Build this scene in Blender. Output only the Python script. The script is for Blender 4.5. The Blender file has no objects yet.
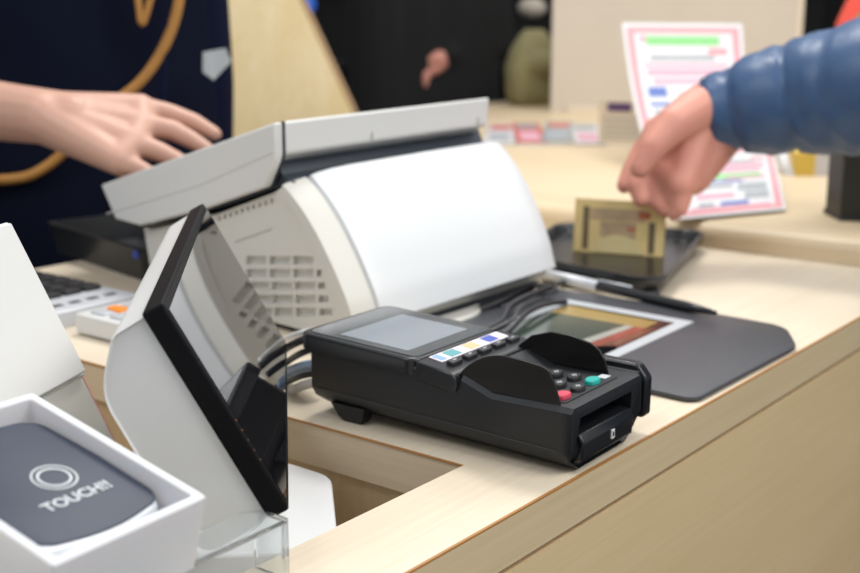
import bpy, bmesh, math, random
from math import sin, cos, pi, radians, sqrt, atan2
from mathutils import Vector as V, Matrix as M
random.seed(7)
S = bpy.context.scene
COL = S.collection

# ------------------------------------------------------------------ camera frame (counter top is z = 0)
FP, CX, CY, CAMH = 1225.0, 430.0, 286.5, 0.28
PIT, YAW = math.atan((CY-10)/FP), radians(37.8)
FW = V((cos(YAW)*cos(PIT), sin(YAW)*cos(PIT), -sin(PIT)))
RT = V((sin(YAW), -cos(YAW), 0)); UP = RT.cross(FW)
CAM = V((0, 0, CAMH))
def ray(x, y): return FW + RT*((x-CX)/FP) - UP*((y-CY)/FP)
def P(x, y, d): return CAM + ray(x, y)*d          # point at optical depth d
def at(x, y, z=0.0):
    d = ray(x, y); return CAM + d*((z-CAMH)/d.z)

# ------------------------------------------------------------------ materials
def mat(name, col, rough=.5, metal=0, var=0.0, vs=8, bump=0.0, bs=200, coat=0, spec=None, ior=None, trans=0, alpha=1, emit=None, es=1, stretch=None, sss=0):
    m = bpy.data.materials.new(name); m.use_nodes = True
    nt = m.node_tree; b = nt.nodes['Principled BSDF']
    b.inputs['Base Color'].default_value = (*col, 1)
    b.inputs['Roughness'].default_value = rough
    b.inputs['Metallic'].default_value = metal
    b.inputs['Coat Weight'].default_value = coat
    b.inputs['Coat Roughness'].default_value = .08
    if ior: b.inputs['IOR'].default_value = ior
    if spec is not None: b.inputs['Specular IOR Level'].default_value = spec
    b.inputs['Transmission Weight'].default_value = trans
    b.inputs['Alpha'].default_value = alpha
    if sss:
        b.inputs['Subsurface Weight'].default_value = sss
        b.inputs['Subsurface Radius'].default_value = (.01, .006, .004); b.inputs['Subsurface Scale'].default_value = 1
    if emit:
        b.inputs['Emission Color'].default_value = (*emit, 1); b.inputs['Emission Strength'].default_value = es
    tc = nt.nodes.new('ShaderNodeTexCoord'); mp = nt.nodes.new('ShaderNodeMapping')
    nt.links.new(tc.outputs['Object'], mp.inputs[0])
    if stretch: mp.inputs['Scale'].default_value = stretch
    if True:
        n = nt.nodes.new('ShaderNodeTexNoise'); n.inputs['Scale'].default_value = vs; n.inputs['Detail'].default_value = 5
        nt.links.new(mp.outputs[0], n.inputs['Vector'])
        mx = nt.nodes.new('ShaderNodeMix'); mx.data_type = 'RGBA'
        v = max(var, .015)
        mx.inputs[6].default_value = (*[c*(1-v) for c in col], 1); mx.inputs[7].default_value = (*[min(1, c*(1+v)) for c in col], 1)
        nt.links.new(n.outputs['Fac'], mx.inputs[0]); nt.links.new(mx.outputs[2], b.inputs['Base Color'])
    if bump:
        n2 = nt.nodes.new('ShaderNodeTexNoise'); n2.inputs['Scale'].default_value = bs; n2.inputs['Detail'].default_value = 3
        nt.links.new(mp.outputs[0], n2.inputs['Vector'])
        bp = nt.nodes.new('ShaderNodeBump'); bp.inputs['Strength'].default_value = bump; bp.inputs['Distance'].default_value = .001
        nt.links.new(n2.outputs['Fac'], bp.inputs['Height']); nt.links.new(bp.outputs[0], b.inputs['Normal'])
    return m

def wood(name, c1, c2, axis='X', rough=.42, fine=1.0):
    m = bpy.data.materials.new(name); m.use_nodes = True
    nt = m.node_tree; b = nt.nodes['Principled BSDF']; b.inputs['Roughness'].default_value = rough
    b.inputs['Specular IOR Level'].default_value = .35
    tc = nt.nodes.new('ShaderNodeTexCoord'); 
    def noise(sc, stretch, det=6):
        mp = nt.nodes.new('ShaderNodeMapping')
        s = [sc*stretch]*3; s['XYZ'.index(axis)] = sc
        mp.inputs['Scale'].default_value = s
        nt.links.new(tc.outputs['Object'], mp.inputs[0])
        n = nt.nodes.new('ShaderNodeTexNoise'); n.inputs['Scale'].default_value = 1; n.inputs['Detail'].default_value = det
        n.inputs['Roughness'].default_value = .6
        nt.links.new(mp.outputs[0], n.inputs['Vector']); return n
    a = noise(5*fine, 45); c = noise(2.2, 7, 3)
    ad = nt.nodes.new('ShaderNodeMath'); ad.operation = 'MULTIPLY_ADD'; ad.inputs[1].default_value = .45
    nt.links.new(a.outputs['Fac'], ad.inputs[0])
    ml = nt.nodes.new('ShaderNodeMath'); ml.operation = 'MULTIPLY'; ml.inputs[1].default_value = .42
    nt.links.new(c.outputs['Fac'], ml.inputs[0]); nt.links.new(ml.outputs[0], ad.inputs[2])
    cr = nt.nodes.new('ShaderNodeValToRGB')
    cr.color_ramp.elements[0].position = .36; cr.color_ramp.elements[0].color = (*c1, 1)
    cr.color_ramp.elements[1].position = .62; cr.color_ramp.elements[1].color = (*c2, 1)
    nt.links.new(ad.outputs[0], cr.inputs[0]); nt.links.new(cr.outputs[0], b.inputs['Base Color'])
    bp = nt.nodes.new('ShaderNodeBump'); bp.inputs['Strength'].default_value = .12; bp.inputs['Distance'].default_value = .0005
    nt.links.new(a.outputs['Fac'], bp.inputs['Height']); nt.links.new(bp.outputs[0], b.inputs['Normal'])
    return m

MT = dict(
    brightwhite=mat('bright_white_plastic', (.76, .77, .78), .35),
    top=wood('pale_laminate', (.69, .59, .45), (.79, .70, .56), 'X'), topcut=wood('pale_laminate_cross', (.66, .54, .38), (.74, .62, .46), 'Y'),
    top2=wood('pale_laminate_raised', (.66, .52, .335), (.75, .615, .425), 'Y'),
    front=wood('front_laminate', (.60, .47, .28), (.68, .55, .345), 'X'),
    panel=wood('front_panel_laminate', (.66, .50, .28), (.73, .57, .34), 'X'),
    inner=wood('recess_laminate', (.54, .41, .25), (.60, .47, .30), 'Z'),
    edge=mat('edge_band', (.42, .20, .06), .5, var=.2, vs=60),
    groove=mat('groove_shadow_gap', (.34, .23, .13), .8, var=.1),
    white=mat('white_plastic', (.68, .68, .665), .38, bump=.05, bs=900),
    white2=mat('warm_white_plastic', (.63, .615, .565), .42, bump=.06, bs=900),
    white3=mat('cool_white_plastic', (.69, .71, .725), .36, bump=.04, bs=900),
    vent=mat('vent_inside', (.42, .40, .34), .7, var=.1),
    slot=mat('vent_hole_shadow_plastic', (.05, .05, .055), .7),
    seam=mat('seam_rubber', (.03, .035, .045), .6),
    navyplast=mat('hinge_plastic', (.035, .045, .06), .5),
    gloss=mat('gloss_black_glass', (.006, .006, .008), .03, ior=2.1, bump=0),
    glossedge=mat('gloss_black_bezel', (.005, .005, .006), .5, spec=.12, bump=.1, bs=700, var=.4, vs=300),
    black=mat('black_textured_plastic', (.011, .013, .0165), .40, spec=.4, bump=.35, bs=1600, var=.15),
    black2=mat('black_smooth_plastic', (.010, .011, .013), .28, var=.1, bump=.05),
    black3=mat('black_shield_plastic', (.010, .009, .009), .25, spec=.4, var=.2, vs=30, bump=.05),
    glassblk=mat('terminal_screen_glass', (.030, .036, .040), .14, coat=.5, var=.15, vs=20),
    lcd=mat('grey_lcd', (.23, .26, .30), .16, coat=.6, var=.07, vs=12),
    red=mat('red_key', (.62, .055, .10), .5, bump=.1),
    green=mat('teal_key', (.01, .38, .33), .5, bump=.1),
    key=mat('black_key_rubber', (.018, .018, .020), .45, bump=.1),
    mark=mat('white_print', (.75, .76, .76), .5),
    pad=mat('dark_grey_pad', (.055, .058, .068), .30, bump=.3, bs=1500, var=.12, vs=30),
    padedge=mat('pad_underside', (.12, .105, .09), .5),
    frame=mat('pale_grey_frame_print', (.50, .53, .56), .3),
    tray=mat('black_tray', (.022, .024, .027), .33, var=.15, bump=.15),
    cabled=mat('dark_grey_cable', (.035, .035, .04), .35), cable=mat('black_cable', (.018, .018, .022), .4),
    cableg=mat('grey_cable', (.34, .35, .36), .45), cablew=mat('white_cable', (.72, .72, .70), .45), cableb=mat('blue_cable', (.32, .43, .60), .45),
    acryl=mat('clear_acrylic', (.93, .96, .97), .06, trans=.93, ior=1.15),
    frost=mat('frosted_acrylic', (.84, .85, .88), .34, trans=.22, ior=1.3, sss=.3),
    reader=mat('reader_face', (.036, .045, .072), .50, spec=.35, var=.18, vs=28, bump=.1, bs=60),
    readerrim=mat('clear_reader_rim', (.55, .58, .62), .3),
    printg=mat('silver_print', (.52, .55, .57), .45),
    orange=mat('orange_key', (.90, .26, .02), .5),
    silver=mat('silver_plastic', (.60, .62, .66), .35, metal=.2),
    skin=mat('skin', (.52, .30, .225), .5, var=.07, vs=25, sss=.15, bump=.15, bs=300),
    skin2=mat('flushed_skin', (.64, .28, .21), .5, var=.14, vs=22, sss=.15, bump=.15, bs=300),
    navy=mat('navy_cloth', (.004, .006, .022), .9, spec=.08, var=.25, vs=9, bump=.4, bs=400),
    navy2=mat('dark_apron_cloth', (.005, .007, .018), .9, spec=.08, var=.25, vs=9, bump=.4, bs=400),
    strap=mat('tan_strap', (.42, .20, .045), .6, var=.2, vs=30),
    badge=mat('pale_badge', (.42, .45, .47), .4, var=.3, vs=60),
    puffer=mat('blue_puffer_nylon', (.035, .085, .19), .42, var=.2, vs=14, bump=.5, bs=70),
    blackcloth=mat('black_coat', (.006, .006, .007), .9, var=.3),
    jeans=mat('dark_trousers', (.02, .025, .04), .85, var=.2),
    hair=mat('black_hair', (.01, .008, .007), .5, var=.3, stretch=(1, 1, 8)),
    shoe=mat('black_shoe', (.02, .02, .02), .5),
    paper=mat('white_paper', (.66, .66, .67), .6), pink=mat('pink_print', (.74, .30, .33), .6, var=.1), greenp=mat('green_print', (.22, .56, .20), .6, var=.2, vs=60),
    pinktext=mat('pink_text_print', (.66, .36, .44), .6, var=.1, vs=80), bluep=mat('blue_print', (.10, .16, .45), .6), greyp=mat('grey_print', (.36, .38, .40), .6, var=.25, vs=120),
    note=mat('banknote_paper', (.78, .60, .27), .65, var=.15, vs=60), noted=mat('banknote_dark_print', (.17, .125, .07), .65, var=.3, vs=90), notel=mat('banknote_light_print', (.74, .62, .32), .65, var=.1), stamp=mat('banknote_red_print', (.50, .13, .06), .65), notem=mat('banknote_portrait_print', (.50, .36, .22), .65, var=.3, vs=70),
    board=mat('beige_board', (.60, .53, .445), .7, var=.05, bump=.3, bs=300), khaki=mat('khaki_canvas', (.26, .23, .11), .85, var=.3, vs=12),
    cream=wood('yellow_wood', (.66, .52, .28), (.76, .65, .44), 'Z'),
    dark=mat('dark_wall', (.012, .012, .013), .9, var=.3, vs=3), floor=mat('dark_floor', (.06, .055, .05), .5, var=.2, vs=3),
    gold=mat('yellow_box', (.70, .48, .08), .5, var=.15), signred=mat('red_sign', (.75, .06, .03), .5), signgreen=mat('green_sign', (.05, .28, .12), .5),
    purple=mat('purple_print', (.10, .05, .16), .5), beigep=mat('beige_card', (.72, .62, .48), .6, var=.05),
    olive=mat('dark_olive_plastic', (.028, .028, .020), .5),
    bluelamp=mat('blue_lamp', (.02, .06, .25), .5, emit=(.03, .12, .5), es=.8),
    teal=mat('teal_sticker', (.10, .33, .36), .5), tan=mat('tan_sticker', (.68, .48, .26), .5), bluest=mat('blue_sticker', (.05, .09, .42), .5), pinkst=mat('pale_pink_sticker', (.80, .72, .78), .5), lightblue=mat('light_blue_sticker', (.22, .38, .72), .5),
    mags=mat('magazine_cover', (.62, .60, .60), .4, var=.1), magr=mat('magazine_red', (.60, .14, .12), .4, var=.3, vs=30), magg=mat('magazine_grey', (.30, .34, .36), .4, var=.3, vs=30),
)

# ------------------------------------------------------------------ mesh helpers
def nb(): return bmesh.new()
def obj(name, bm, m, parent=None, smooth=False, bevel=0, seg=2, loc=None, rot=None, auto=None):
    bmesh.ops.recalc_face_normals(bm, faces=bm.faces[:])
    me = bpy.data.meshes.new(name); bm.to_mesh(me); bm.free()
    o = bpy.data.objects.new(name, me); COL.objects.link(o)
    for mm in (m if isinstance(m, (list, tuple)) else [m]): me.materials.append(MT[mm] if isinstance(mm, str) else mm)
    if smooth or auto:
        for p in me.polygons: p.use_smooth = True
    if auto:
        me.set_sharp_from_angle(angle=radians(auto))
    if bevel:
        b = o.modifiers.new('bevel', 'BEVEL'); b.width = bevel; b.segments = seg; b.limit_method = 'ANGLE'; b.angle_limit = radians(35); b.harden_normals = False
        for p in me.polygons: p.use_smooth = True
        me.set_sharp_from_angle(angle=radians(50))
    if parent is not None: o.parent = parent
    if loc is not None: o.location = loc
    if rot is not None: o.rotation_euler = rot
    return o
def thing(name, label, cat, loc=(0, 0, 0), rz=0, group=None, matrix=None):
    o = bpy.data.objects.new(name, None); COL.objects.link(o); o.empty_display_size = .02
    if matrix is not None: o.matrix_world = matrix
    else: o.location = loc; o.rotation_euler = (0, 0, rz)
    return tag(o, label, cat, group)
def tag(o, label=None, cat=None, group=None, kind=None):
    if label: o['label'] = label
    if cat: o['category'] = cat
    if group: o['group'] = group
    if kind: o['kind'] = kind
    return o
def copy_tree(o, parent=None):
    c = o.copy(); COL.objects.link(c); c.parent = parent
    for ch in list(o.children): copy_tree(ch, c)
    return c
def box(bm, x0, x1, y0, y1, z0, z1, mx=None):
    vs = [bm.verts.new((x, y, z)) for x in (x0, x1) for y in (y0, y1) for z in (z0, z1)]
    for f in ((0, 1, 3, 2), (4, 6, 7, 5), (0, 4, 5, 1), (2, 3, 7, 6), (0, 2, 6, 4), (1, 5, 7, 3)): bm.faces.new([vs[i] for i in f])
    if mx is not None:
        for v in vs: v.co = mx @ v.co
    return bm
def BX(*a): return box(nb(), *a)
def loft(bm, rings, close=True, cap0=True, cap1=True):
    R = [[bm.verts.new(p) for p in r] for r in rings]; n = len(R[0])
    for a, b in zip(R, R[1:]):
        for i in range(n if close else n-1):
            j = (i+1) % n
            bm.faces.new((a[i], a[j], b[j], b[i]))
    if cap0: bm.faces.new(R[0])
    if cap1: bm.faces.new(R[-1][::-1])
    return bm
def prism(bm, pts, vec):
    vec = V(vec); return loft(bm, [[V(p) for p in pts], [V(p)+vec for p in pts]])
def rpoly(pts, r, n=6):
    """2D polygon with rounded corners; r a number or a list"""
    out = []; N = len(pts)
    for i in range(N):
        p = V(pts[i]); a = V(pts[i-1])-p; b = V(pts[(i+1) % N])-p
        rr = r[i] if isinstance(r, (list, tuple)) else r
        if rr <= 1e-6: out.append(tuple(p)); continue
        la, lb = a.length, b.length; a.normalize(); b.normalize()
        ang = math.acos(max(-1, min(1, a.dot(b))))
        d = min(rr/math.tan(ang/2), la*.49, lb*.49); rr = d*math.tan(ang/2)
        bis = (a+b).normalized(); c = p+bis*(rr/sin(ang/2))
        s = p+a*d-c; e = p+b*d-c
        a0 = atan2(s.y, s.x); a1 = atan2(e.y, e.x); da = (a1-a0+pi) % (2*pi)-pi
        for k in range(n+1):
            t = a0+da*k/n; out.append((c.x+rr*cos(t), c.y+rr*sin(t)))
    return out
def rrect(x0, x1, y0, y1, r, n=6): return rpoly([(x0, y0), (x1, y0), (x1, y1), (x0, y1)], r, n)
def z3(pts, z): return [V((p[0], p[1], z)) for p in pts]
def plate(pts, z0, z1, e=0):
    """rounded plate; e = soft top edge"""
    if not e: return prism(nb(), z3(pts, z0), (0, 0, z1-z0))
    c = V((sum(p[0] for p in pts)/len(pts), sum(p[1] for p in pts)/len(pts)))
    def ins(k):
        out = []
        for i, p in enumerate(pts):
            a = V(pts[i-1][:2]); b = V(pts[(i+1) % len(pts)][:2]); t = (b-a).normalized(); nrm = V((-t.y, t.x))
            if nrm.dot(c-V(p[:2])) < 0: nrm = -nrm
            out.append(V(p[:2])+nrm*k)
        return out
    rings = [z3(pts, z0)]
    for k in range(4):
        t = k/3*pi/2; rings.append(z3(ins(e*(1-cos(t))), z1-e+e*sin(t)))
    return loft(nb(), rings)
def tube(bm, pts, r, n=10, cap=True):
    pts = [V(p) for p in pts]; rings = []; up = None
    for i, p in enumerate(pts):
        d = (pts[min(i+1, len(pts)-1)]-pts[max(i-1, 0)]).normalized()
        if up is None: up = d.orthogonal().normalized()
        else: up = (up-d*up.dot(d)).normalized()
        s = d.cross(up); rr = r[i] if isinstance(r, (list, tuple)) else r
        rings.append([p+(up*cos(2*pi*k/n)+s*sin(2*pi*k/n))*rr for k in range(n)])
    return loft(bm, rings, True, cap, cap)
def spline(pts, k=8):
    pts = [V(p) for p in pts]; q = [pts[0]*2-pts[1]]+pts+[pts[-1]*2-pts[-2]]; out = []
    for i in range(1, len(q)-2):
        a, b, c, d = q[i-1:i+3]
        for j in range(k):
            t = j/k
            out.append(.5*((2*b)+(c-a)*t+(2*a-5*b+4*c-d)*t*t+(3*b-a-3*c+d)*t**3))
    out.append(pts[-1]); return out
def cyl(bm, c, r, h, n=20, ry=None, mx=None):
    c = V(c); ry = ry or r
    ring = lambda z, k: [c+V((r*k*cos(2*pi*i/n), ry*k*sin(2*pi*i/n), z)) for i in range(n)]
    rs = [ring(0, 1), ring(h*.75, 1), ring(h, .88)]
    if mx is not None: rs = [[mx @ p for p in q] for q in rs]
    return loft(bm, rs)
def dome(bm, c, rx, ry, rz, n=14, m=8, mx=None):
    """ellipsoid"""
    c = V(c); rs = []
    for j in range(1, m):
        t = pi*j/m-pi/2; rs.append([c+V((rx*cos(t)*cos(2*pi*i/n), ry*cos(t)*sin(2*pi*i/n), rz*sin(t))) for i in range(n)])
    if mx is not None: rs = [[mx @ p for p in q] for q in rs]
    return loft(bm, rs)
def capsule(bm, p0, p1, r0, r1, n=14):
    p0, p1 = V(p0), V(p1); d = p1-p0; L = d.length
    if L < 1e-6: d = V((0, 0, 1)); L = 1e-6
    d.normalize(); u = d.orthogonal().normalized(); w = d.cross(u); rs = []
    for j in range(1, 6):
        t = pi/2*j/5; rs.append([p0-d*r0*cos(t)+(u*cos(2*pi*k/n)+w*sin(2*pi*k/n))*r0*sin(t) for k in range(n)])
    for j in range(0, 5):
        t = pi/2*j/5; rs.append([p1+d*r1*sin(t)+(u*cos(2*pi*k/n)+w*sin(2*pi*k/n))*r1*cos(t) for k in range(n)])
    return loft(bm, rs)
def chain(bm, pts, rs):
    for i in range(len(pts)-1): capsule(bm, pts[i], pts[i+1], rs[i], rs[i+1])
def remesh_bm(bm, vox, smooth=4):
    """fuse overlapping volumes into one continuous surface"""
    bmesh.ops.recalc_face_normals(bm, faces=bm.faces[:])
    me = bpy.data.meshes.new('t'); bm.to_mesh(me); bm.free()
    o = bpy.data.objects.new('t', me); COL.objects.link(o)
    r = o.modifiers.new('r', 'REMESH'); r.mode = 'VOXEL'; r.voxel_size = vox
    s = o.modifiers.new('s', 'SMOOTH'); s.iterations = smooth; s.factor = .5
    dg = bpy.context.evaluated_depsgraph_get(); dg.update()
    m2 = bpy.data.meshes.new_from_object(o.evaluated_get(dg)); bpy.data.objects.remove(o)
    b2 = nb(); b2.from_mesh(m2); return b2
def cut(o, cutter_bm):
    """boolean difference, applied"""
    bmesh.ops.recalc_face_normals(cutter_bm, faces=cutter_bm.faces[:])
    me = bpy.data.meshes.new('c'); cutter_bm.to_mesh(me); cutter_bm.free()
    c = bpy.data.objects.new('c', me); COL.objects.link(c); c.matrix_world = M.Identity(4)
    par = o.parent; o.parent = None
    md = o.modifiers.new('b', 'BOOLEAN'); md.operation = 'DIFFERENCE'; md.object = c; md.solver = 'EXACT'
    dg = bpy.context.evaluated_depsgraph_get(); dg.update()
    m2 = bpy.data.meshes.new_from_object(o.evaluated_get(dg)); o.modifiers.clear()
    if len(m2.polygons) > len(o.data.polygons): o.data = m2      # keep the uncut mesh if the cut failed
    bpy.data.objects.remove(c)
    o.parent = par
def text_bm(s, size, font_bold=.0, depth=.0002):
    cu = bpy.data.curves.new('t', 'FONT'); cu.body = s; cu.size = size; cu.extrude = depth; cu.align_x = 'CENTER'; cu.offset = font_bold
    o = bpy.data.objects.new('t', cu); COL.objects.link(o)
    dg = bpy.context.evaluated_depsgraph_get(); dg.update()
    m2 = bpy.data.meshes.new_from_object(o.evaluated_get(dg)); bpy.data.objects.remove(o)
    b = nb(); b.from_mesh(m2); return b
def ringbm(c, r0, r1, z, h, n=40, ky=1):
    bm = nb(); c = V(c); R = lambda r, zz: [V((c.x+r*cos(2*pi*i/n), c.y+ky*r*sin(2*pi*i/n), zz)) for i in range(n)]
    loft(bm, [R(r0, z), R(r0, z+h), R(r1, z+h), R(r1, z), R(r0, z)], True, False, False)
    bmesh.ops.remove_doubles(bm, verts=bm.verts[:], dist=1e-6); return bm
def frame_m(o, x, y, z):
    """matrix from origin and axes"""
    m = M.Identity(4)
    for i, a in enumerate((x, y, z)):
        for j in range(3): m[j][i] = a[j]
    for j in range(3): m[j][3] = o[j]
    return m

# ================================================================== THE SETTING
FLOOR = -.90
tag(obj('floor', BX(-3, 7.5, -3, 7, FLOOR-.05, FLOOR), 'floor'), kind='structure')
tag(obj('wall_back', BX(-3, 7.5, 6.0, 6.1, FLOOR, 2.0), 'dark'), kind='structure')
tag(obj('wall_right', BX(6.6, 6.7, -3, 6.0, FLOOR, 2.0), 'dark'), kind='structure')

# ---- checkout counter
HX0, HX1, HY0, HY1 = .20, .589, .430, .86
Y0, Y1, X0, X1, TH = .363, 1.16, -.30, 1.352, .031
ct = thing('checkout_counter', 'long pale wood checkout counter with a rectangular opening near its front edge', 'counter', (0, 0, 0))
def grid_slab(xs, ys, z0, z1, skip):
    bm = nb(); cache = {}
    def v(i, j, z):
        k = (i, j, z)
        if k not in cache: cache[k] = bm.verts.new((xs[i], ys[j], z))
        return cache[k]
    cells = {(i, j) for i in range(len(xs)-1) for j in range(len(ys)-1)}-set(skip)
    for (i, j) in cells:
        for z in (z0, z1): bm.faces.new([v(i, j, z), v(i+1, j, z), v(i+1, j+1, z), v(i, j+1, z)])
        for (di, dj, a, b) in ((0, -1, (i, j), (i+1, j)), (1, 0, (i+1, j), (i+1, j+1)), (0, 1, (i+1, j+1), (i, j+1)), (-1, 0, (i, j+1), (i, j))):
            if (i+di, j+dj) not in cells: bm.faces.new([v(*a, z0), v(*b, z0), v(*b, z1), v(*a, z1)])
    return bm
wt = obj('worktop', grid_slab([X0, HX0, HX1, X1], [Y0+.0012, HY0, HY1, Y1], -TH, 0, [(1, 1)]), ['top', 'topcut'], ct)
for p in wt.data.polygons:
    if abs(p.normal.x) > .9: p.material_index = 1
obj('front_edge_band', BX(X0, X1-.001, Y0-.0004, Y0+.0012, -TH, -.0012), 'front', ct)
obj('edge_line', BX(X0, X1-.001, Y0-.0005, Y0+.0013, -.0012, .0001), 'edge', ct)
eb = nb(); box(eb, HX1-.0012, HX1+.0002, HY0, HY1, -.0012, .00015)
obj('opening_edge_line', eb, 'edge', ct)
obj('shadow_gap', BX(X0, X1-.001, Y0+.0028, Y0+.0195, -TH-.0085, -TH), 'groove', ct)
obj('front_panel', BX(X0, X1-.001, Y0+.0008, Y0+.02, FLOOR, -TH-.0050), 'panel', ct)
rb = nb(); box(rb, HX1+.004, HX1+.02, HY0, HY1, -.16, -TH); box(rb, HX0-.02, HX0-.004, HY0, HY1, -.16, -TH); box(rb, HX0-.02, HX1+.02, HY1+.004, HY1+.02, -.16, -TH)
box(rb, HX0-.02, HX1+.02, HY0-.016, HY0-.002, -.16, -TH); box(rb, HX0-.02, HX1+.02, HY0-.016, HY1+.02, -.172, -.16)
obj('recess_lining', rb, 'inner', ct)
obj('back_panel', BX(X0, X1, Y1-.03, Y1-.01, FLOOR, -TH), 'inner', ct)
# ---- raised counter beyond it, with a rounded lip
rc = thing('raised_counter', 'raised pale wood counter section with a rounded lip beyond the cash tray', 'counter')
LZ = .030
prof = [(X1+.020, -.0), (X1+.004, .002), (X1+.001, .008)]+[(X1+.022-.021*cos(t), LZ-.018+.018*sin(t)) for t in [pi/2*k/6 for k in range(7)]]
prof = [(X1+.0, 0.0005)]+prof[2:]+[(3.55, LZ), (3.55, 0.0005)]
obj('worktop', prism(nb(), [V((x, Y0-.0, z)) for x, z in prof], (0, 1.30, 0)), 'top2', rc, auto=40)
obj('worktop_extension', BX(2.3, 3.55, Y0+1.3001, 1.96, .0005, LZ), 'top2', rc)
obj('base_panel', BX(X1+.002, 3.54, Y0+.03, Y0+1.28, FLOOR, 0), 'panel', rc)

# ================================================================== CARD TERMINAL
tm = thing('card_terminal', 'black card payment terminal with keypad and small grey screen on the counter edge', 'card terminal', (.6075, .3665, 0), radians(1.6))
W_ = .097; Lt = .213
def zb(y): return .0012+.024*max(0, y)          # underside rises slightly to the rear
def ztop(y):                                        # rim of the body
    if y < .078: return .0450-.0015*(y/.078)
    return .0520+.0035*(y-.078)/.135
ST = []
def tring(y, x0, x1, zt, chamf):
    b = zb(y); return [V((x0+.016+chamf, y, b)), V((x1-.016, y, b)), V((x1-.004, y, b+.008)), V((x1, y, b+.018)), V((x1, y, zt-.003)), V((x1-.003, y, zt)), V((x0+.003, y, zt)), V((x0, y, zt-.003)), V((x0, y, b+.015)), V((x0+.004, y, b+.008))]
rs = []
rs.append([V((p.x, p.y+(.006 if p.z < .01 else 0), p.z)) for p in tring(-.0025, .006, W_-.004, .0425, 0)])
rs.append([V((p.x, p.y+(.003 if p.z < .01 else 0), p.z)) for p in tring(-.0018, .0025, W_-.001, .0440, 0)])
rs.append(tring(.0012, .0006, W_, .0448, 0))
rs.append(tring(.006, 0, W_, .0450, 0))
for y in (.03, .055, .0780): rs.append(tring(y, 0, W_, ztop(y), 0))
for y in (.0795, .0815): rs.append(tring(y, 0, W_, .0435+(.0083 if y > .08 else .003), 0))
for y in (.11, .16, .195): rs.append(tring(y, 0, W_, ztop(y), 0))
rs.append(tring(.207, .0015, W_-.0015, ztop(.207), 0))
rs.append([V((p.x, p.y, max(p.z, .024))) for p in tring(.213, .010, W_-.010, ztop(.213), 0)])
bodyt = obj('body', loft(nb(), rs), 'black', tm, auto=38)
sk = nb()      # lower hull seam line
box(sk, -.0002, .0004, .006, .200, 0, .0006); 
for v in sk.verts: v.co.z += zb(v.co.y)+.0150
obj('seam', sk, 'slot', tm)
# front card slot cut into the body
cb = nb(); mw = M.Translation((.6075, .3665, 0)) @ M.Rotation(radians(1.6), 4, 'Z')
box(cb, .013, .080, -.01, .028, .0245, .0365, mw)
bpy.context.view_layer.update()
bodyt.parent = None; bodyt.matrix_world = mw; bpy.context.view_layer.update(); cut(bodyt, cb); bodyt.parent = tm; bodyt.matrix_basis = M.Identity(4)
bodyt.data.materials.clear(); bodyt.data.materials.append(MT['black'])
for p in bodyt.data.polygons: p.use_smooth = True
bodyt.data.set_sharp_from_angle(angle=radians(35))
lip = nb(); prism(lip, [V((.012, -.0048, .0085)), V((.012, .006, .0050)), V((.012, .006, .026)), V((.012, -.0020, .0255)), V((.012, -.0055, .021))], (.067, 0, 0))
lp = obj('card_slot_ledge', lip, 'black2', tm, bevel=.0012)
ic = nb(); box(ic, .0475, .0515, -.0060, -.0045, .0135, .0195); obj('chip_mark', ic, 'mark', lp)
ic2 = nb(); box(ic2, .0487, .0503, -.0063, -.0045, .0150, .0180); obj('chip_mark', ic2, 'black2', lp)
# screen lid
lidp = rrect(-.0022, W_+.0022, .1135, .2165, .010, 8)
zl = lambda y: .0530+.0035*(y-.11)/.10
def warp(bm, f=zl):
    for v in bm.verts: v.co.z += f(v.co.y)
    return bm
lid = obj('screen_lid', warp(plate(lidp, -.0075, .0035, .0022)), 'black2', tm, auto=40)
gl = obj('screen_glass', warp(plate(rrect(.0035, W_-.0035, .1165, .211, .006, 6), .0034, .0040, .0003)), 'glassblk', lid)
obj('screen', warp(plate(rrect(.0110, W_-.0150, .1290, .188, .001, 2), .0040, .00415)), 'lcd', gl)
# soft key block
fb = nb(); prism(fb, [V((-.0022, y, z)) for y, z in ((.0815, .040), (.0800, .045), (.0815, .0500), (.0850, .0528), (.0900, .0536), (.1128, .0562), (.1128, .044), (.086, .040))], (W_+.0044, 0, 0))
sb = obj('soft_key_block', fb, 'black2', tm, bevel=.0012)
zk = lambda y: .0532+(y-.088)*.13
cols = ['lightblue', 'teal', 'pinkst', 'tan', 'pinkst', 'bluest', 'pinkst', 'pinkst']
stk = warp(plate(rrect(.010, W_-.006, .1000, .1110, .0006, 2), 0, .0005), zk); stk_o = obj('key_label_strip', stk, 'pinkst', sb)
wd = (W_-.018)/7
for i, cn in enumerate(['lightblue', 'teal', 'pinkst', 'tan', 'pinkst', 'bluest', 'pinkst']):
    if cn == 'pinkst': continue
    c_ = obj('printed_label', warp(plate(rrect(.0110+i*wd+.0006, .0110+(i+1)*wd+(.002 if cn in('tan','teal','bluest') else -.004), .1012, .1100, .0008, 2), .0005, .0007), zk), cn, stk_o)
for i in range(5):
    kx = .0150+i*.0176
    k0 = warp(plate(rrect(kx-.0058, kx+.0058, .0905, .0965, .0012, 3), -.0003, .0030, .0010), zk)
    ko = obj('soft_key', k0, 'key', sb, auto=40)
    obj('key_mark', warp(plate(rrect(kx-.0018, kx+.0018, .0930, .0938, .0002, 2), .0030, .0031), zk), 'printg', ko)
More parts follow.
